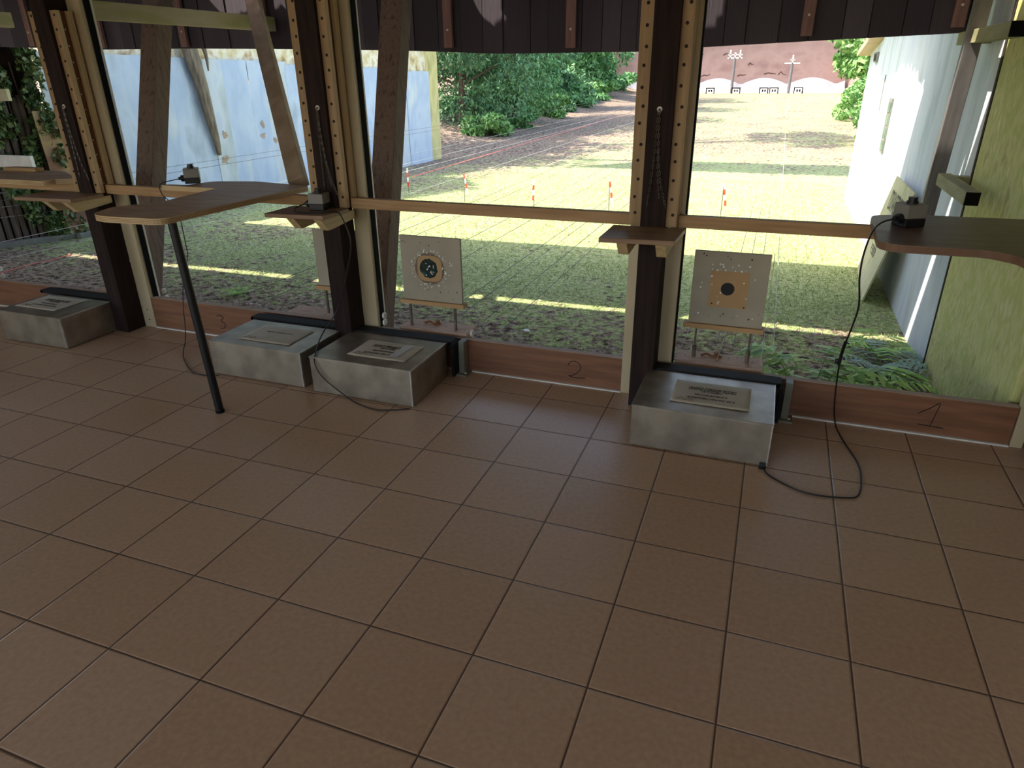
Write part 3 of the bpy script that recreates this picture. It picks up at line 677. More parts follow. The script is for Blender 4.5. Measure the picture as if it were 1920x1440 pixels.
# added unseen canopy; slit and holes shaped to let sun patches through
def holemap(pts): return [(x-.6275*(2.73-z), 4-.33*(2.73-z)) for x, z in pts]
holes = [holemap([(-2.45,2.12),(-2.33,2.0),(-2.2,1.965),(-2.13,2.02),(-2.05,2.0),(-2.02,2.3),(-2.42,2.3)]),
         holemap([(-1.99,2.1),(-1.93,2.0),(-1.86,1.95),(-1.82,1.97),(-1.79,2.0),(-1.74,2.01),(-1.70,2.04),(-1.66,2.0),(-1.60,1.985),(-1.56,2.3),(-1.97,2.3)]),
         holemap([(.0,2.02),(.05,1.93),(.10,1.87),(.16,1.835),(.175,1.815),(.19,1.84),(.26,1.88),(.27,1.91),(.235,1.94),(.245,2.3),(.0,2.3)]),
         holemap([(-.62,2.05),(-.58,1.985),(-.55,2.02),(-.5,2.3),(-.62,2.3)]),
         holemap([(1.62,1.80),(1.70,1.785),(1.76,1.79),(1.765,1.84),(1.80,1.86),(1.80,2.3),(1.62,2.3)])]
outer = [(-9,3.255),(6.2,3.255),(6.2,5.36),(-9,5.36)]
loops = [[Vector((x,y,0)) for x,y in outer]] + [[Vector((x,y,0)) for x,y in h][::-1] for h in holes]
flat = [p for L in loops for p in L]; tris = tessellate_polygon(loops); N = len(flat)
mb = MB(); vv = [(p.x,p.y,2.72) for p in flat] + [(p.x,p.y,2.745) for p in flat]
ff = [tuple(t_) for t_ in tris] + [tuple(i+N for i in t_[::-1]) for t_ in tris]; o = 0
for L in loops:
    n_ = len(L)
    for i in range(n_): ff.append((o+i, o+(i+1)%n_, N+o+(i+1)%n_, N+o+i))
    o += n_
mb.add(vv, ff); tag(mb.build('sun_patch_canopy', 'roof'), 'added unseen canopy with holes that shape the sun patches', 'roof')

for xa, xb, lab in ((-2.42,-2.17,'rafter added to keep sun off the mossy beam'),(-4.12,-3.86,'rafter added to keep sun off the far left beam')):
    mb = MB(); mb.box(xa, xb, 3.1, 3.3, 2.745, 2.80); tag(mb.build('sunshield','strut'), lab+', bridging the gap in the roof', 'sunshield')  # added unseen boards closing the slit above the beams

# second, higher screen further down the range
mb = MB(); rg = random.Random(12); x = -3.6
while x < 6:
    w_ = rg.uniform(.16,.22); zl = 2.3+.10*math.sin(x*1.1)+rg.uniform(-.03,.03); mb.beam((x+w_/2,12.8,zl),(x+w_/2,13.55,5.0+.08*math.sin(x*.8)),w_-.003,.03,(1,0,0)); x += w_
t = thing('plank_screen', (1.2, 13, GZ), 'tall plank screen held high across the lawn on two posts', 'screen')
mb.build('planks', 'plank', t)
m = MB(); m.box(6.0,6.15,13.3,13.5,gz(12)-.1,5.1); m.build('screen_post','strut',t)
m = MB(); m.box(-6.9,-6.75,13.3,13.5,GZ-.1,5.1); m.build('screen_post','strut',t)
m = MB(); m.box(-6.8,6.1,13.48,13.6,4.45,4.6); m.build('top_beam','strut',t)

# beams and brace on the right wall
for y0, y1, z, x, lab in ((2.85, 4.0, 1.665, 3.255, 'upper mossy beam with a black end on the right wall'), (2.89, 3.66, .885, 3.26, 'lower mossy beam with a black end on the right wall')):
    t = thing('wall_beam', (x, (y0+y1)/2, z-.035), lab, 'beam')
    m = MB(); m.box(x-.035, x+.035, y0+.003, y1, z-.035, z+.035); m.build('beam', 'moss_beam2', t, bevel=.003)
    m = MB(); m.box(x-.033, x+.033, y0, y0+.003, z-.033, z+.033); m.build('end_face', 'gasket', t)
    m = MB(); m.box(x+.035, 3.3795, y1-.12, y1-.04, z-.03, z+.03); m.build('wall_cleat', 'moss_beam2', t)
timber('grey_brace', (3.235,3.785,.60), (3.235,3.50,2.715), .06, .085, 'brace', 'grey brace rising past the two mossy beams on the right wall', (1,0,0), 'brace')

# ================================================================== WHITE BUILDING ON THE RIGHT
t = thing('building', (3.6, 7.2, GZ), 'white rendered building with a tiny window along the right of the lawn', 'building')
T = Matrix(((0,0,1,3.38),(1,0,0,0),(0,1,0,0),(0,0,0,1)))
mb = MB(); mb.prism([(3.545,-.7),(10.9,-.7),(10.9,1.74),(9.7,1.86),(8.4,2.4),(3.545,2.68)], 0, 3.0, T); mb.build('wall', 'white_wall', t)
mb = MB(); mb.prism([(11.15,1.70),(11.15,1.78),(9.6,1.97),(8.3,2.52),(3.6,2.82),(3.6,2.70),(8.4,2.41),(9.7,1.87)], -.16, 3.0, T); mb.build('roof', 'kick_edge', t)
rg = random.Random(31); ed = []
y = 4.7
while y < 9.7: ed.append((2.66+rg.uniform(-.03,.03)+.05*math.sin(y*2.1), y)); y += rg.uniform(.05,.14)
mb = MB(); mb.prism([(3.4,4.7)]+ed+[(3.4,9.7)], 2.60, 2.63); mb.build('shade_overhang', 'roof', t)  # added unseen overhang; jagged edge shapes the shade on the wall
f = MB(); f.box(3.365,3.382,7.50,7.76,.66,1.22); fr = f.build('window', 'stone', t)
g_ = MB(); 
for k in range(4): g_.box(3.36,3.3655,7.53,7.73,.69+.13*k,.79+.13*k)
g_.build('pane','glass_green',fr)
m = MB(); m.box(3.35,3.382,9.78,10.12,1.60,1.72); m.k = 1; m.box(3.345,3.351,9.82,9.93,1.62,1.70); m.box(3.345,3.351,9.97,10.08,1.62,1.70); m.build('vent', ['stone','black'], t)
m = MB(); m.box(3.372,3.381,8.6,8.63,1.05,1.45); m.build('cable_run', 'stone', t)
mb = MB(); mb.add([(3.377,3.53,-.7),(3.377,3.545,-.7),(3.6,3.545,-.7),(3.6,3.53,-.7),(3.377,3.53,2.68),(3.377,3.585,2.68),(3.6,3.585,2.68),(3.6,3.53,2.68)], [(3,2,1,0),(4,5,6,7),(0,1,5,4),(1,2,6,5),(2,3,7,6),(3,0,4,7)]); struct(mb.build('trim_2', 'hole'))

# leaning sign board
t = thing('sign_board', (3.2, 5.8, GZ), 'weathered sign board leaning on the white building', 'sign')
A = Vector((3.222,6.477,GZ)); B = Vector((3.152,5.139,GZ)); C_ = Vector((3.315,5.808,.634)); D = Vector((3.315,4.794,.635))
nrm = (B-A).cross(C_-A).normalized(); nrm = nrm if nrm.x < 0 else -nrm
mb = MB(); v = [A,B,D,C_]; vv = [tuple(p) for p in v]+[tuple(p-nrm*.014) for p in v]
mb.add(vv, [(0,1,2,3),(7,6,5,4),(0,4,5,1),(1,5,6,2),(2,6,7,3),(3,7,4,0)]); mb.build('panel','sign',t)
def on_sign(u, v_):   # u from far to near edge, v up the board
    return (A*(1-v_)+C_*v_)*(1-u)+(B*(1-v_)+D*v_)*u
ex = (D-C_).normalized(); ey = nrm.cross(ex); ey = ey if ey.z > 0 else -ey
for u, v_, s_, body in ((.52,.80,.24,'DIVERSE'),(.5,.34,.12,'PERSON'),(.5,.55,.05,'BAHN ORDNUNG')):
    p = on_sign(u, v_)+nrm*.002
    text(body, s_, Matrix(((ex.x,ey.x,nrm.x,p.x),(ex.y,ey.y,nrm.y,p.y),(ex.z,ey.z,nrm.z,p.z),(0,0,0,1))), t, mt='signink', sx=.8)

# ================================================================== LEFT FENCE
WA = Vector((-6.05,4.95,0)); WB = Vector((-5.40,14.5,0)); wd = (WB-WA).normalized(); wn2 = Vector((wd.y,-wd.x,0))
def wp(y, off=0, z=0): s_ = (y-WA.y)/wd.y; p = WA+wd*s_+wn2*off; p.z = z; return p
t = thing('sheet_metal_fence', tuple(wp(9.5,0,GZ)), 'pale blue sheet metal fence along the left of the lawn', 'fence')
joints = [5.0,5.85,6.79,7.48,7.8,8.36,8.68,9.23,9.75,10.5,11.35,12.1,12.54,13.0,13.28,13.95]
rg = random.Random(21)
for i, (a, b_) in enumerate(zip(joints, joints[1:])):
    zt = 1.80-(a-6)*.027+rg.uniform(-.02,.02); off = rg.uniform(0,.02)+(.02 if i%2 else 0); tl = rg.uniform(-.03,.03)
    p = [wp(a,off,GZ-.05), wp(b_+.03,off+.008,GZ-.05), wp(b_+.03+tl,off+.008,zt+rg.uniform(-.012,.012)), wp(a+tl,off,zt)]
    m = MB(); vv = [tuple(q) for q in p]+[tuple(q-wn2*.006) for q in p]
    m.add(vv, [(0,1,2,3),(7,6,5,4),(0,4,5,1),(1,5,6,2),(2,6,7,3),(3,7,4,0)]); sh = m.build('metal_sheet', 'sheet' if i%3 else 'sheet2', t)
    if i in (3,5,6,7):
        for k in range(2):
            y = rg.uniform(a+.1,b_-.1); z = rg.uniform(.3,1.2); m = MB()
            q = wp(y,off+.0085,z); m.disc(tuple(q), tuple(wn2), rg.uniform(.03,.065), .001, 12, .45, rg); m.build('rust_patch','rust_spot',sh)
p = [wp(4.85,.05,GZ), wp(5.75,.05,GZ), wp(5.70,.05,1.17), wp(4.80,.05,1.17)]
m = MB(); vv = [tuple(q) for q in p]+[tuple(q-wn2*.006) for q in p]
m.add(vv, [(0,1,2,3),(7,6,5,4),(0,4,5,1),(1,5,6,2),(2,6,7,3),(3,7,4,0)]); tag(m.build('rusty_sheet','rust',t), 'rusty orange brown sheet')
m = MB(); a = wp(5.75,-.06); b_ = wp(14.0,-.06); m.beam((a.x,a.y,1.82),(b_.x,b_.y,1.80),.03,.7); m.build('upper_boards','yellow_band',t)
m = MB(); a = wp(13.97,-.04); c = wp(14.5,-.04)
m.prism([(a.x,a.y),(c.x,c.y),(c.x-.15,c.y),(a.x-.15,a.y)], GZ-.1, 2.3); tag(m.build('end_post','yellow_post',t), 'yellow lichen covered end post')
# driftwood pole leaning on it
t = thing('leaning_log', tuple(wp(7.5,.1,.4)), 'grey driftwood log hanging down the blue sheet metal fence', 'log')
m = MB(); m.tube(smooth_path([wp(7.15,.14,2.15), wp(7.22,.13,1.85), wp(7.32,.12,1.4), wp(7.38,.11,.95), wp(7.44,.09,.65), wp(7.47,.07,.42)],5), .125, 8, r1=.035); m.build('log_stem','log',t)
m = MB(); m.tube(smooth_path([wp(7.4,.13,2.1), wp(7.5,.12,1.85), wp(7.52,.1,1.6)],4), .05, 6, r1=.012); m.build('split_limb','log',t)

# brown paling fence at the far left, with curb, planks and ivy
P0 = Vector((-6.10,5.02,0)); P1 = Vector((-7.3,2.6,0)); pd = (P1-P0).normalized(); pn = Vector((-pd.y,pd.x,0)); pn = pn if pn.x > 0 else -pn
t = thing('paling_fence', (-6.5,4.1,GZ), 'fence of grey brown round pales with ivy at the far left', 'fence')
L = (P1-P0).length; n = int(L/.085); rg = random.Random(5)
m = MB()
for k in range(n):
    q = P0+pd*(k+.5)*.085; lean = pd*rg.uniform(-.015,.015)
    m.tube([(q.x,q.y,GZ),(q.x+lean.x,q.y+lean.y,1.32+rg.uniform(-.03,.03))], .034, 8)
m.build('pales','stake_wood',t)
m = MB(); b0 = P0-pn*.06; b1 = P1-pn*.06; m.beam((b0.x,b0.y,1.0),(b1.x,b1.y,1.0),.03,2.8); m.build('backing_boards','dark_post',t)
for z0 in (.0,.12,.28,.45,.62):
    m = MB(); a = P0+pn*.04; b_ = P1+pn*.04; m.tube([(a.x,a.y,z0),(b_.x,b_.y,z0-.02)], .003, 5); m.build('fence_wire','cord',t)
mb = MB(); a = P0+pn*.12; b_ = P1+pn*.12; mb.beam((a.x,a.y,GZ+.02),(b_.x,b_.y,GZ+.02),.09,.10); a2 = wp(4.9,.12); b2 = wp(6.4,.12); mb.beam((a2.x,a2.y,GZ+.02),(b2.x,b2.y,GZ+.02),.09,.10)
tag(mb.build('stone_curb','stone',bevel=.01), 'grey stone curb at the foot of the paling fence', 'curb')
mb = MB(); mb.box(-6.9,-5.43,4.2,4.24,.61,.74); tag(mb.build('pale_plank','white',bevel=.003), 'lower pale plank in front of the paling fence', 'plank')
mb = MB(); mb.box(-6.9,-5.50,4.2,4.24,1.30,1.42); tag(mb.build('pale_plank','sign',bevel=.003), 'upper pale plank in front of the paling fence', 'plank')
for yy in ((-6.85,4.18),):
    mb = MB(); mb.box(yy[0]-.05,yy[0]+.05,4.24,4.33,GZ-.1,2.4); tag(mb.build('plank_post','strut'), 'dark post carrying the pale planks at the far left', 'post')

# ================================================================== PLANTS
def foliage(name, clumps, n, ls, mt, parent, seed=0, aspect=.45, droop=.3):
    rs = np.random.RandomState(seed); tot = sum(c[6] if len(c) > 6 else 1 for c in clumps); V = []; 
    for c in clumps:
        w_ = c[6] if len(c) > 6 else 1; k = max(1, int(n*w_/tot))
        d = rs.normal(size=(k,3)); d /= np.linalg.norm(d,axis=1)[:,None]
        rr = rs.uniform(.45,1.0,k)**.6
        P = np.array(c[:3]) + d*rr[:,None]*np.array(c[3:6])
        a = rs.normal(size=(k,3)); a += d*.8; a[:,2] -= droop; a /= np.linalg.norm(a,axis=1)[:,None]
        b_ = np.cross(a, rs.normal(size=(k,3))); b_ /= np.linalg.norm(b_,axis=1)[:,None]
        s_ = ls*rs.uniform(.6,1.4,k)[:,None]
        V.append(np.stack([P-a*s_*.5, P+b_*s_*aspect*.5, P+a*s_*.5, P-b_*s_*aspect*.5],1).reshape(-1,3))
    V = np.concatenate(V) - np.array(ORI[parent.name]); N = len(V)//4
    me = bpy.data.meshes.new(name); me.vertices.add(len(V)); me.vertices.foreach_set('co', V.ravel())
    me.loops.add(4*N); me.loops.foreach_set('vertex_index', np.arange(4*N)); me.polygons.add(N)
    me.polygons.foreach_set('loop_start', np.arange(N)*4); me.polygons.foreach_set('loop_total', np.full(N,4))
    me.materials.append(MT[mt]); me.update(calc_edges=True); me.validate()
    o = bpy.data.objects.new(name, me); COL.objects.link(o); o.parent = parent; ORI[o.name] = ORI[parent.name]
    return o
def rclumps(c, r, k, seed, cr=.45):
    rg = random.Random(seed); out = []
    for _ in range(k):
        a = rg.uniform(0,6.283); e = rg.uniform(-1,1); q = math.sqrt(1-e*e); f = rg.uniform(.4,.9)
        s_ = rg.uniform(.7,1.2)*cr
        out.append((c[0]+r[0]*f*q*math.cos(a), c[1]+r[1]*f*q*math.sin(a), c[2]+r[2]*f*e, r[0]*s_, r[1]*s_, r[2]*s_*.8))
    return out
def tree(name, base, c, r, k, n, ls, mt, label, cat='tree', seed=0, aspect=.4, group=None, trunk=.12, droop=.3):
    t = thing(name, base, label, cat, group)
    cl = rclumps(c, r, k, seed)
    foliage('foliage', cl, n, ls, mt, t, seed, aspect, droop)
    m = MB(); m.tube(smooth_path([base, ((base[0]+c[0])/2+.1,(base[1]+c[1])/2,(base[2]+c[2])/2), c],4), trunk, 7, r1=trunk*.4)
    for q in cl[:7]: m.tube([tuple(Vector(base).lerp(Vector(c),.6)), q[:3]], trunk*.35, 5, r1=trunk*.1)
    m.build('trunk', 'bark', t); return t
# bank of shrubs and trees beyond the end post
tree('leafy_tree', (-7.6,20.5,gz(20)+.2), (-7.6,20.5,2.0), (2.3,2.2,2.3), 22, 15000, .17, 'leaf_b', 'dense dark green tree right behind the yellow end post', seed=1, aspect=.3, droop=.6)
tree('leafy_tree', (-7.2,24.5,gz(24)+.1), (-7.3,24.5,2.3), (2.0,2.0,2.4), 20, 13000, .18, 'leaf_c', 'bright drooping green tree over the leaf covered bank', seed=2, aspect=.3, droop=.8)
tree('leafy_tree', (-9.5,32,gz(32)+.4), (-9.6,32,3.0), (3.0,3,3.0), 22, 13000, .26, 'leaf_b', 'dark green tree in the middle of the bank behind the bright one', seed=3, aspect=.35, droop=.4)
tree('leafy_tree', (-9.9,41,gz(41)+.4), (-9.9,41,3.4), (3.0,3,3.2), 20, 10000, .34, 'leaf_c', 'green tree at the far end of the bank near the pink backstop', seed=4, aspect=.4, droop=.3)
for i, (x, y, r0, h, lab) in enumerate(((-6.4,19.6,.75,.6,'low green shrub at the foot of the yellow end post'),(-6.2,22.5,.7,.55,'low green shrub left of the pale grass clump'),(-6.9,27.5,1.0,.7,'round green shrub half way up the bank'),(-7.4,33,1.1,.8,'green shrub beside the far leafy path'),(-8.0,40,1.5,.9,'far green shrub below the backstop corner'),(-8.3,46,1.6,1.2,'farthest green shrub touching the pink backstop'))):
    tree('green_shrub', (x,y,gz(y)), (x,y,gz(y)+h*.6), (r0,r0,h*.8), 8, 2600, .12+.004*y, 'leaf_c' if i%2 else 'leaf_a', lab, 'shrub', seed=20+i, trunk=.03)
# trees behind the sheet metal fence: they throw the shade on the left of the lawn
for i, (x, y, z, r0) in enumerate(((-8.6,7.6,5.0,2.1),(-9.2,11.6,5.8,2.8),(-8.7,15.6,5.6,2.8),(-9.5,20,6.5,3.2))):
    tree('shade_tree', (x,y,GZ), (x,y,z), (r0,r0,2.4), 18, 6500, .30, 'leaf_b', ['tall tree behind the rusty sheet','tall tree behind the leaning driftwood log','tall tree behind the yellow end post','tall tree behind the first bank tree'][i], seed=40+i, trunk=.16)
for i, (x, y, z, r0) in enumerate(((-8.6,24,8.0,3.0),(-8.9,30,8.6,3.2),(-8.8,37,9.0,3.4))):
    tree('shade_tree', (x-.8,y,gz(y)+.3), (x,y,z), (r0,r0,2.2), 18, 6000, .34, 'leaf_b', ['tall crowned tree over the near part of the bank','tall crowned tree over the middle of the bank','tall crowned tree over the far part of the bank'][i], seed=50+i, trunk=.18)
tree('shade_tree', (-7.6,15.9,GZ), (-4.6,16.6,11.8), (1.7,2.4,.7), 12, 2200, .32, 'leaf_b', 'tall leaning tree whose crown reaches over the lawn', seed=55, trunk=.2)
for i, (x, y, r0, h, lab) in enumerate(((-8.3,23,1.2,1.6,'bushy green shrub filling the gap below the bright tree'),(-8.6,28,1.5,2.0,'bushy green shrub on the bank between the bright and dark trees'),(-9.2,36,1.7,2.2,'bushy green shrub on the bank below the far tree'),(-9.4,45.5,1.5,2.4,'bushy green shrub in front of the dark shed'),(-7.1,30,.9,.5,'low fern like greenery edging the bank'),(-7.6,37,1.2,.5,'low far greenery edging the bank'))):
    tree('green_shrub', (x,y,gz(y)+.1), (x,y,gz(y)+h*.55), (r0,r0*1.3,h*.7), 10, 4200, .13+.004*y, ('leaf_b','leaf_c')[i%2], lab, 'shrub', seed=80+i, trunk=.05)
# right hand greenery beyond the white building
tree('hazel_tree', (5.4,24,gz(24)), (5.35,24,3.1), (1.5,2.6,1.7), 18, 8000, .22, 'leaf_a', 'light green tree hanging over beyond the white building', seed=60, aspect=.5)
tree('hazel_tree', (5.9,36,gz(36)), (5.9,36,3.2), (2.0,3,2.4), 16, 7000, .3, 'leaf_a', 'light green tree beside the right end of the backstop', seed=61, aspect=.5)
tree('green_shrub', (4.6,19.5,gz(19.5)), (4.55,19.5,.2), (.75,2.0,.8), 9, 3600, .14, 'leaf_a', 'bright green shrub at the far corner of the white building', 'shrub', seed=62, trunk=.03)
tree('green_shrub', (5.0,27,gz(27)), (5.0,27,.5), (.9,3.0,.9), 9, 3600, .18, 'leaf_a', 'bright green shrub below the overhanging tree', 'shrub', seed=63, trunk=.03)
tree('shade_tree', (8.2,17,GZ), (7.6,17,5.2), (2.6,2.6,2.2), 14, 4500, .3, 'leaf_b', 'tall tree behind the white building', seed=64, trunk=.16)

# ivy on the paling fence
t = thing('ivy', (-6.2,4.8,GZ), 'ivy climbing over the pales beside the rusty sheet', 'ivy')
cl = []
rg = random.Random(9)
for k in range(46):
    z = rg.uniform(-.3,1.95); s_ = rg.uniform(-.08,.5+.6*max(0,z-.2)); q = P0+pd*s_+pn*.08
    cl.append((q.x,q.y,z,.10,.10,.17))
foliage('ivy_leaves', cl, 5200, .065, 'ivy', t, 9, .8, .2)
m = MB()
for k in range(6):
    q = P0+pd*(.1+k*.13)+pn*.06; m.tube(smooth_path([(q.x,q.y,GZ),(q.x+.05,q.y,.3),(q.x-.03,q.y+.05,.9),(q.x,q.y,1.7)],5), .008, 5)
m.build('ivy_stems','bark',t)

def fern(x, y, label, n=9, L_=.3, mt='fern_leaf', seed=0, z=None, flat=.5):
    z = gz(y) if z is None else z
    t = thing('fern', (x,y,z), label, 'fern'); rg = random.Random(seed); m = MB(); st = MB()
    for k in range(n):
        a = 6.283*k/n+rg.uniform(-.3,.3); L2 = L_*rg.uniform(.75,1.15); d = Vector((math.cos(a),math.sin(a),0)); side = Vector((-d.y,d.x,0))
        pts = [Vector((x,y,z))+d*L2*u+Vector((0,0,L2*(1.5*flat*u-1.25*flat*u*u*1.1))) for u in np.linspace(0,1,12)]
        st.tube(pts, .0022, 4, r1=.0008)
        for i in range(1, 12):
            w_ = L2*.24*math.sin(math.pi*min(1,(i/11)*.85+.12)); p = pts[i]
            for sg in (-1,1):
                e = p+side*sg*w_+d*w_*.35-Vector((0,0,w_*.15)); h = d*L2*.036
                m.add([p-h, p+h, e+h*.3, e-h*.3], [(0,1,2,3)])
    m.build('fronds', mt, t); st.build('stalks', 'fern_leaf', t); return t
fern(2.62,2.42,'bright green fern just outside the right opening beside the target', 17, .46, seed=1, flat=2.1)
fern(2.80,2.42,'green fern right of the bright one outside the right opening', 13, .38, seed=2, flat=2.0)
fern(3.10,3.45,'pale bluish fern at the foot of the mossy wall', 10, .36, 'fern_pale', 3, flat=.9)
fern(3.14,3.75,'green fern behind the pale one at the wall foot', 11, .32, seed=4, flat=1.0)
fern(3.06,2.95,'leafy green fern near the sill at the wall corner', 13, .33, seed=5, flat=1.1)
fern(3.13,2.62,'pale fern against the mossy wall by the sill', 9, .26, 'fern_pale', 6, flat=1.1)
fern(-2.28,3.55,'small bright green plant on the bare ground left of the blank target', 10, .16, seed=7, flat=.8)
fern(1.42,2.72,'low green weeds behind the kick board marked 2', 10, .12, seed=8, flat=.8)
fern(-3.3,2.9,'small green weed behind the leftmost metal box', 10, .13, seed=10, flat=.8)

# grass blades and fallen leaves near the shelter: uncountable stuff
def blades(name, n, area, hgt, wid, mt, seed, prob, flat=False):
    rs = np.random.RandomState(seed); X = rs.uniform(area[0],area[1],n); Y = area[2]+(area[3]-area[2])*rs.uniform(0,1,n)**1.35
    keep = rs.uniform(0,1,n) < prob(X,Y); X = X[keep]; Y = Y[keep]; n = len(X)
    Zg = np.full(n, GZ)-.004; a = rs.uniform(0,6.283,n); P = np.stack([X,Y,Zg],1)
    if not flat:
        h = hgt*rs.uniform(.5,1.4,n); side = np.stack([np.cos(a),np.sin(a),np.zeros(n)],1)*wid; b_ = rs.uniform(0,6.283,n)
        tip = P+np.stack([np.cos(b_)*h*.7,np.sin(b_)*h*.7,h],1)
        V = np.stack([P-side,P+side,tip],1).reshape(-1,3); k = 3
    else:
        s_ = hgt*rs.uniform(.5,1.3,n)[:,None]; u = np.stack([np.cos(a),np.sin(a),rs.uniform(-.4,.4,n)],1)*s_; v_ = np.stack([-np.sin(a),np.cos(a),rs.uniform(-.4,.4,n)],1)*s_*.55
        P[:,2] += .018; V = np.stack([P-u,P+v_,P+u,P-v_],1).reshape(-1,3); k = 4
    me = bpy.data.meshes.new(name); me.vertices.add(len(V)); me.vertices.foreach_set('co', V.ravel())
    me.loops.add(k*n); me.loops.foreach_set('vertex_index', np.arange(k*n)); me.polygons.add(n)
    me.polygons.foreach_set('loop_start', np.arange(n)*k); me.polygons.foreach_set('loop_total', np.full(n,k))
    me.materials.append(MT[mt]); me.update(calc_edges=True); me.validate()
    o = bpy.data.objects.new(name, me); COL.objects.link(o); return o
def patch(X,Y): return .5+.5*np.sin(X*2.3+np.sin(Y*1.7)*1.3)*np.cos(Y*2.1+X*.7)
g = blades('lawn_grass', 150000, (-5.8,3.33,2.3,12.5), .034, .0028, 'grass', 1, lambda X,Y: np.clip((Y-3.0)/1.6,.10,1)*np.clip((X+6.2)/3.5,.3,1)*(.5+.5*patch(X,Y)))
tag(g, 'short green grass covering the lawn beyond the openings', 'grass', kind='stuff')
g = blades('fallen_leaves', 26000, (-5.9,3.33,2.05,14.0), .016, .0, 'litter', 2, lambda X,Y: np.clip(1.0-(Y-3.2)/2.2,.16,1)*np.clip((1.2-X)/3,.4,1), True)
tag(g, 'brown and pale fallen leaves scattered over the bare ground', 'leaves', kind='stuff')

# ================================================================== CORDS, LANE MARKERS
def cordline(x, z, label, mt='cord_dark', r=.0025, y0=2.15, y1=48.5, dz=0):
    m = MB(); m.tube([(x,y0,z),(x,(y0+y1)/2,z-.02+dz/2),(x,y1,z+dz)], r, 5)
    return tag(m.build('carriage_cord', mt, origin=(x,y0,z)), label, 'cord')
for x, z, lab, mt in ((-.14,.2,'grey cord over the lawn left of the torn target','cord_dark'),(.10,.2,'grey cord over the lawn just behind the torn target','cord_dark'),
        (.65,.2,'grey cord over the lawn just right of the torn target','cord_dark'),(.945,.17,'grey cord over the lawn between the torn target and the right post','cord_dark'),
        (-.87,.2,'grey cord over the lawn through the gap beside the middle strut','cord_dark'),(-1.04,.22,'pale cord above the lawn left of the middle strut','cord'),
        (2.29,.2,'grey cord over the lawn above the tan card target','cord_dark'),(2.40,.2,'pale cord at the right edge of the tan card target','cord'),
        (2.205,.2,'grey cord over the lawn above the bullseye of the tan card target','cord_dark'),(2.12,.2,'grey cord over the lawn at the left of the tan card target','cord_dark'),
        (-3.385,.2,'white cord crossing in front of the yellow end post','cord'),(-4.05,.2,'upper white cord crossing in front of the yellow end post','cord'),
        (-2.9,.2,'white cord running close above the red cord','cord'),
        (-1.85,.2,'pale cord over the lawn below the red cord','cord'),(-.70,.18,'grey cord beside the blank target','cord_dark'),
        (-4.1,.6,'dark cord crossing the blue sheet metal fence','cord_dark'),(-3.66,.6,'lower dark cord crossing the blue sheet metal fence','cord_dark'),
        (.82,.2,'dark cord over the lawn left of the right post','cord_dark'),(.60,.24,'upper dark cord over the lawn left of the right post','cord_dark')):
    cordline(x, z, lab, mt, r=.0022)
cordline(-3.45, -.05, 'red cord running from the leftmost lane marker to the far end', 'cord_red', r=.007, y0=9.24, dz=.3)
mb = MB(); mb.tube(smooth_path([(-5.18,3.30,-.34),(-5.20,3.49,-.335),(-5.22,3.72,-.335),(-5.19,3.95,-.335),(-5.22,4.2,-.335)],6), .005, 5); tag(mb.build('carriage_cord','cord_red'), 'orange red cord lying on the bare ground at the far left', 'cord')
for i, (x, y, zt, lab) in enumerate(((-3.52,9.24,.09,'red and white lane marker leftmost on the lawn'),(-2.33,8.9,.08,'red and white lane marker second from the left'),(-1.11,8.76,.05,'red and white lane marker third from the left'),(.08,8.66,.08,'red and white lane marker left of the right post'),(1.65,8.83,.09,'red and white lane marker right of the right post'))):
    t = thing('lane_marker', (x,y,GZ), lab, 'marker')
    m = MB(); m.cyl((x,y,GZ-.02),(x,y,zt-.02),.006,6); m.build('stake','cord_dark',t)
    rg = random.Random(i); 
    T = Matrix.Translation((x,y,zt)) @ Matrix.Rotation(R(rg.uniform(-8,8)),4,'Y') @ Matrix.Rotation(R(-15),4,'Z')
    m = MB(); z = 0.0
    for k in range(4):
        h = .075; m.k = k % 2; wv = .02
        m.box(-.016+wv*k*.45, .016+wv*k*.45, -.003, .003, z-h, z, T); z -= h
    m.build('barrier_tape', ['tape_hole_white','red'] if i%2==0 else ['red','tape_hole_white'], t)
# strings from the right target down to its carriage
for a, b_, lab in (((1.995,1.99,.356),(1.95,1.93,.201),'thin white string left below the tan card target'),((2.17,1.99,.356),(2.14,1.96,.201),'thin white string in the middle below the tan card target'),((2.335,1.99,.74),(2.345,1.95,.202),'thin white string along the right edge of the tan card target')):
    m = MB(); m.tube([a,b_], .0013, 5); tag(m.build('thin_string','cord'), lab, 'string')

# ================================================================== FAR BACKSTOP
t = thing('earth_backstop', (-1.5, 50, gz(50)), 'pinkish earth backstop wall closing the far end of the range', 'backstop')
zb = gz(50)-.1
m = MB(); m.box(-12, 5.85, 50, 50.6, zb, 5.2); m.build('back_wall','earth_wall',t)
m = MB(); T = None; m.add([(5.85,50,zb),(6.5,45.5,zb),(6.9,45.5,zb),(6.25,50,zb),(5.85,50,4.2),(6.5,45.5,1.2),(6.9,45.5,1.2),(6.25,50,4.2)], [(0,3,2,1),(4,5,6,7),(0,1,5,4),(1,2,6,5),(2,3,7,6),(3,0,4,7)]); m.build('side_wing','earth_wall',t)
pl = [(-12,50.6),(5.9,50.6)]
xs_ = np.linspace(5.9,-12,120)
for x in xs_: pl.append((x, 48.05 + .55*(abs(math.sin((x+.6)*math.pi/2.9))**.8 - .5)))
m = MB(); m.prism(pl, 5.2, 5.3); m.build('canopy','roof',t)  # unseen slab added to shade the upper wall; scallops leave lit humps
rg = random.Random(8)
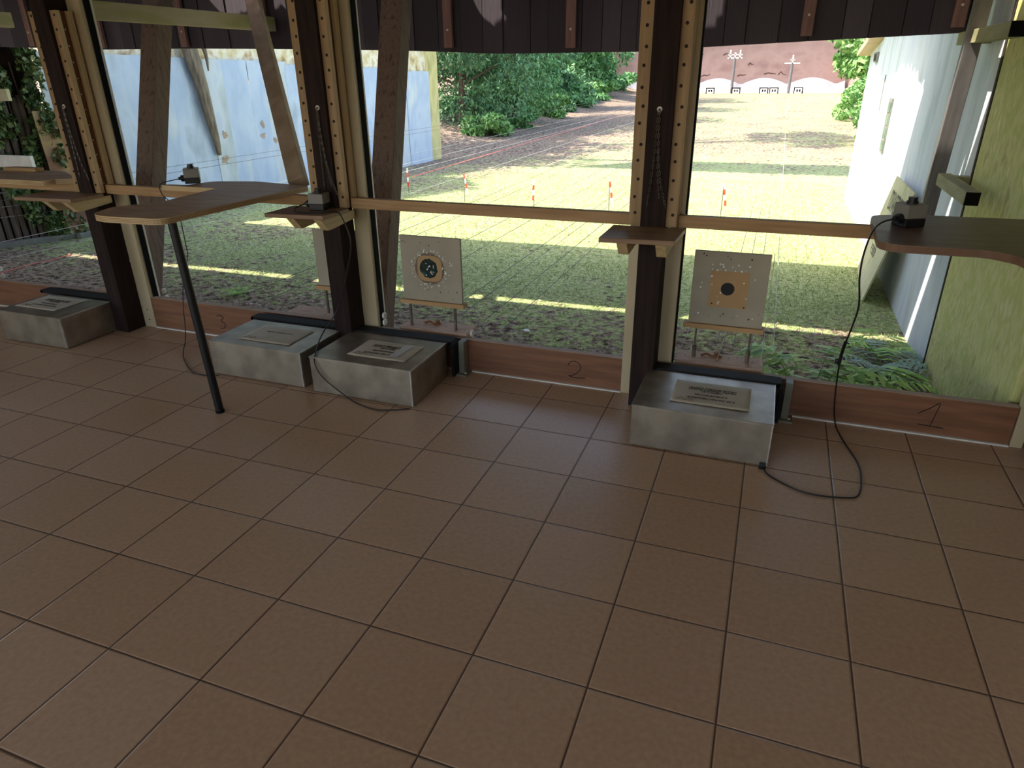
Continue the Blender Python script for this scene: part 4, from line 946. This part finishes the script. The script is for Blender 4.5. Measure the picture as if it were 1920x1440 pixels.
for x, z, s_ in ((-2.9,1.35,.5),(-.6,1.35,.45),(1.15,1.45,.6),(1.9,1.4,.4),(-.1,2.0,.25),(-1.6,2.6,.5),(-3.4,2.6,.4),(4.9,2.9,.3),(-5,1.5,.4)):
    m = MB(); m.tube(smooth_path([(x-s_*.6,49.99,z-.08),(x-s_*.2,49.99,z+rg.uniform(-.02,.1)),(x+s_*.1,49.99,z-.03),(x+s_*.6,49.99,z+rg.uniform(-.1,.05))],4), .035, 5, r1=.02); m.build('gouge','gouge',t)
t = thing('sunlight_hump', (-1.5,49.3,gz(49)), 'line of pale sand humps standing for the lit foot of the backstop', 'sunlight')  # pale heaps stand for sunlight on the lower wall
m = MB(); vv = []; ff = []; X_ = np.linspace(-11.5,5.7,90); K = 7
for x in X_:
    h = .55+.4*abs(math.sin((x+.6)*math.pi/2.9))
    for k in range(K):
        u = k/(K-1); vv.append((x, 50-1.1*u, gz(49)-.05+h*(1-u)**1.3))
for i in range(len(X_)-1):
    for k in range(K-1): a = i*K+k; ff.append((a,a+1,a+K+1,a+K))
m.add(vv,ff); m.build('sunlight','sunlight',t,smooth=True)
for x, zt, n_, lab in ((-1.05,2.3,3,'tall grey target frame pole left at the backstop'),(2.42,1.95,1,'shorter grey target frame pole right at the backstop')):
    t = thing('target_mast', (x,48.6,gz(48.6)), lab, 'target frame')
    m = MB(); m.cyl((x,48.6,gz(48.6)),(x,48.6,zt),.09,8); m.build('pole','brace',t)
    m = MB(); m.box(x-.45,x+.45,48.56,48.64,zt,zt+.07)
    for k in range(n_): xx = x-.3+.3*k if n_ > 1 else x; m.box(xx-.04,xx+.04,48.56,48.64,zt,zt+.5-.15*(k%2)); m.box(xx-.14,xx+.14,48.56,48.64,zt+.2,zt+.25)
    m.build('cross_arms','white',t)
for i, x in enumerate((-2.35,-.75,.95,1.55,3.0)):
    t = thing('target_holder', (x,48.3,gz(48.3)), ['low dark target holder left of the tall pole','low dark target holder right of the tall pole','low dark target holder left of the close middle pair','low dark target holder in the middle right of its twin','low dark target holder right of the shorter pole'][i], 'target holder')
    m = MB(); zz = gz(48.3); m.box(x-.28,x+.28,48.28,48.34,zz+.30,zz+.37); m.box(x-.28,x-.21,48.28,48.34,zz,zz+.3); m.box(x+.21,x+.28,48.28,48.34,zz,zz+.3); m.build('frame','gasket',t)
    m = MB(); m.box(x-.12,x-.02,48.3,48.33,zz+.1,zz+.24); m.box(x+.03,x+.13,48.3,48.33,zz+.1,zz+.24); m.build('holder_plate','gasket',t)
t = thing('dark_shed', (-11.5,56,gz(56)), 'dark shed with a yellow corner post left of the backstop', 'shed')
m = MB(); m.box(-13,-9.75,48.5,49.9,zb,4.5); m.build('shed_wall','dark_shed',t)
m = MB(); m.box(-9.75,-9.2,48.4,49.9,zb,4.5); m.build('corner_post','yellow_post',t)

# ================================================================== groups of like things
GROUPS = {'metal_box': 'metal boxes on the tiles along the openings', 'control_box': 'push button control boxes on tables and shelf', 'hanging_chain': 'chains hanging on the posts',
 'post_shelf': 'small shelves fixed to the posts', 'timber_post': 'dark posts between the openings', 'wooden_rail': 'pine rails across the openings', 'kick_board': 'kick boards under the openings',
 'target_carriage': 'target carriages outside the openings', 'shooting_table': 'plywood shooting tables', 'rubber_strip': 'rubber strips behind the metal boxes', 'steel_bracket': 'steel brackets beside the boxes',
 'fern': 'ferns and weeds near the sill', 'leafy_tree': 'trees on the left bank', 'shade_tree': 'tall trees around the range', 'hazel_tree': 'light green trees beyond the white building', 'green_shrub': 'green shrubs along the range',
 'carriage_cord': 'cords running down the range', 'lane_marker': 'red and white lane markers on the lawn', 'target_mast': 'grey poles at the backstop', 'target_holder': 'low target holders at the backstop',
 'thin_string': 'strings around the right target', 'pale_stone': 'pale stones on the bare ground', 'pale_plank': 'pale planks by the paling fence', 'timber_strut': 'timber struts outside the openings',
 'mossy_beam': 'beams below the roof', 'wall_beam': 'beams on the right wall', 'cable': 'control box cables', 'sunshield': 'rafter boards added in the roof gap', 'plank_screen': 'plank screens over the range'}
for o in COL.objects:
    if o.parent is None and 'label' in o and o.name.split('.')[0] in GROUPS: o['group'] = GROUPS[o.name.split('.')[0]]
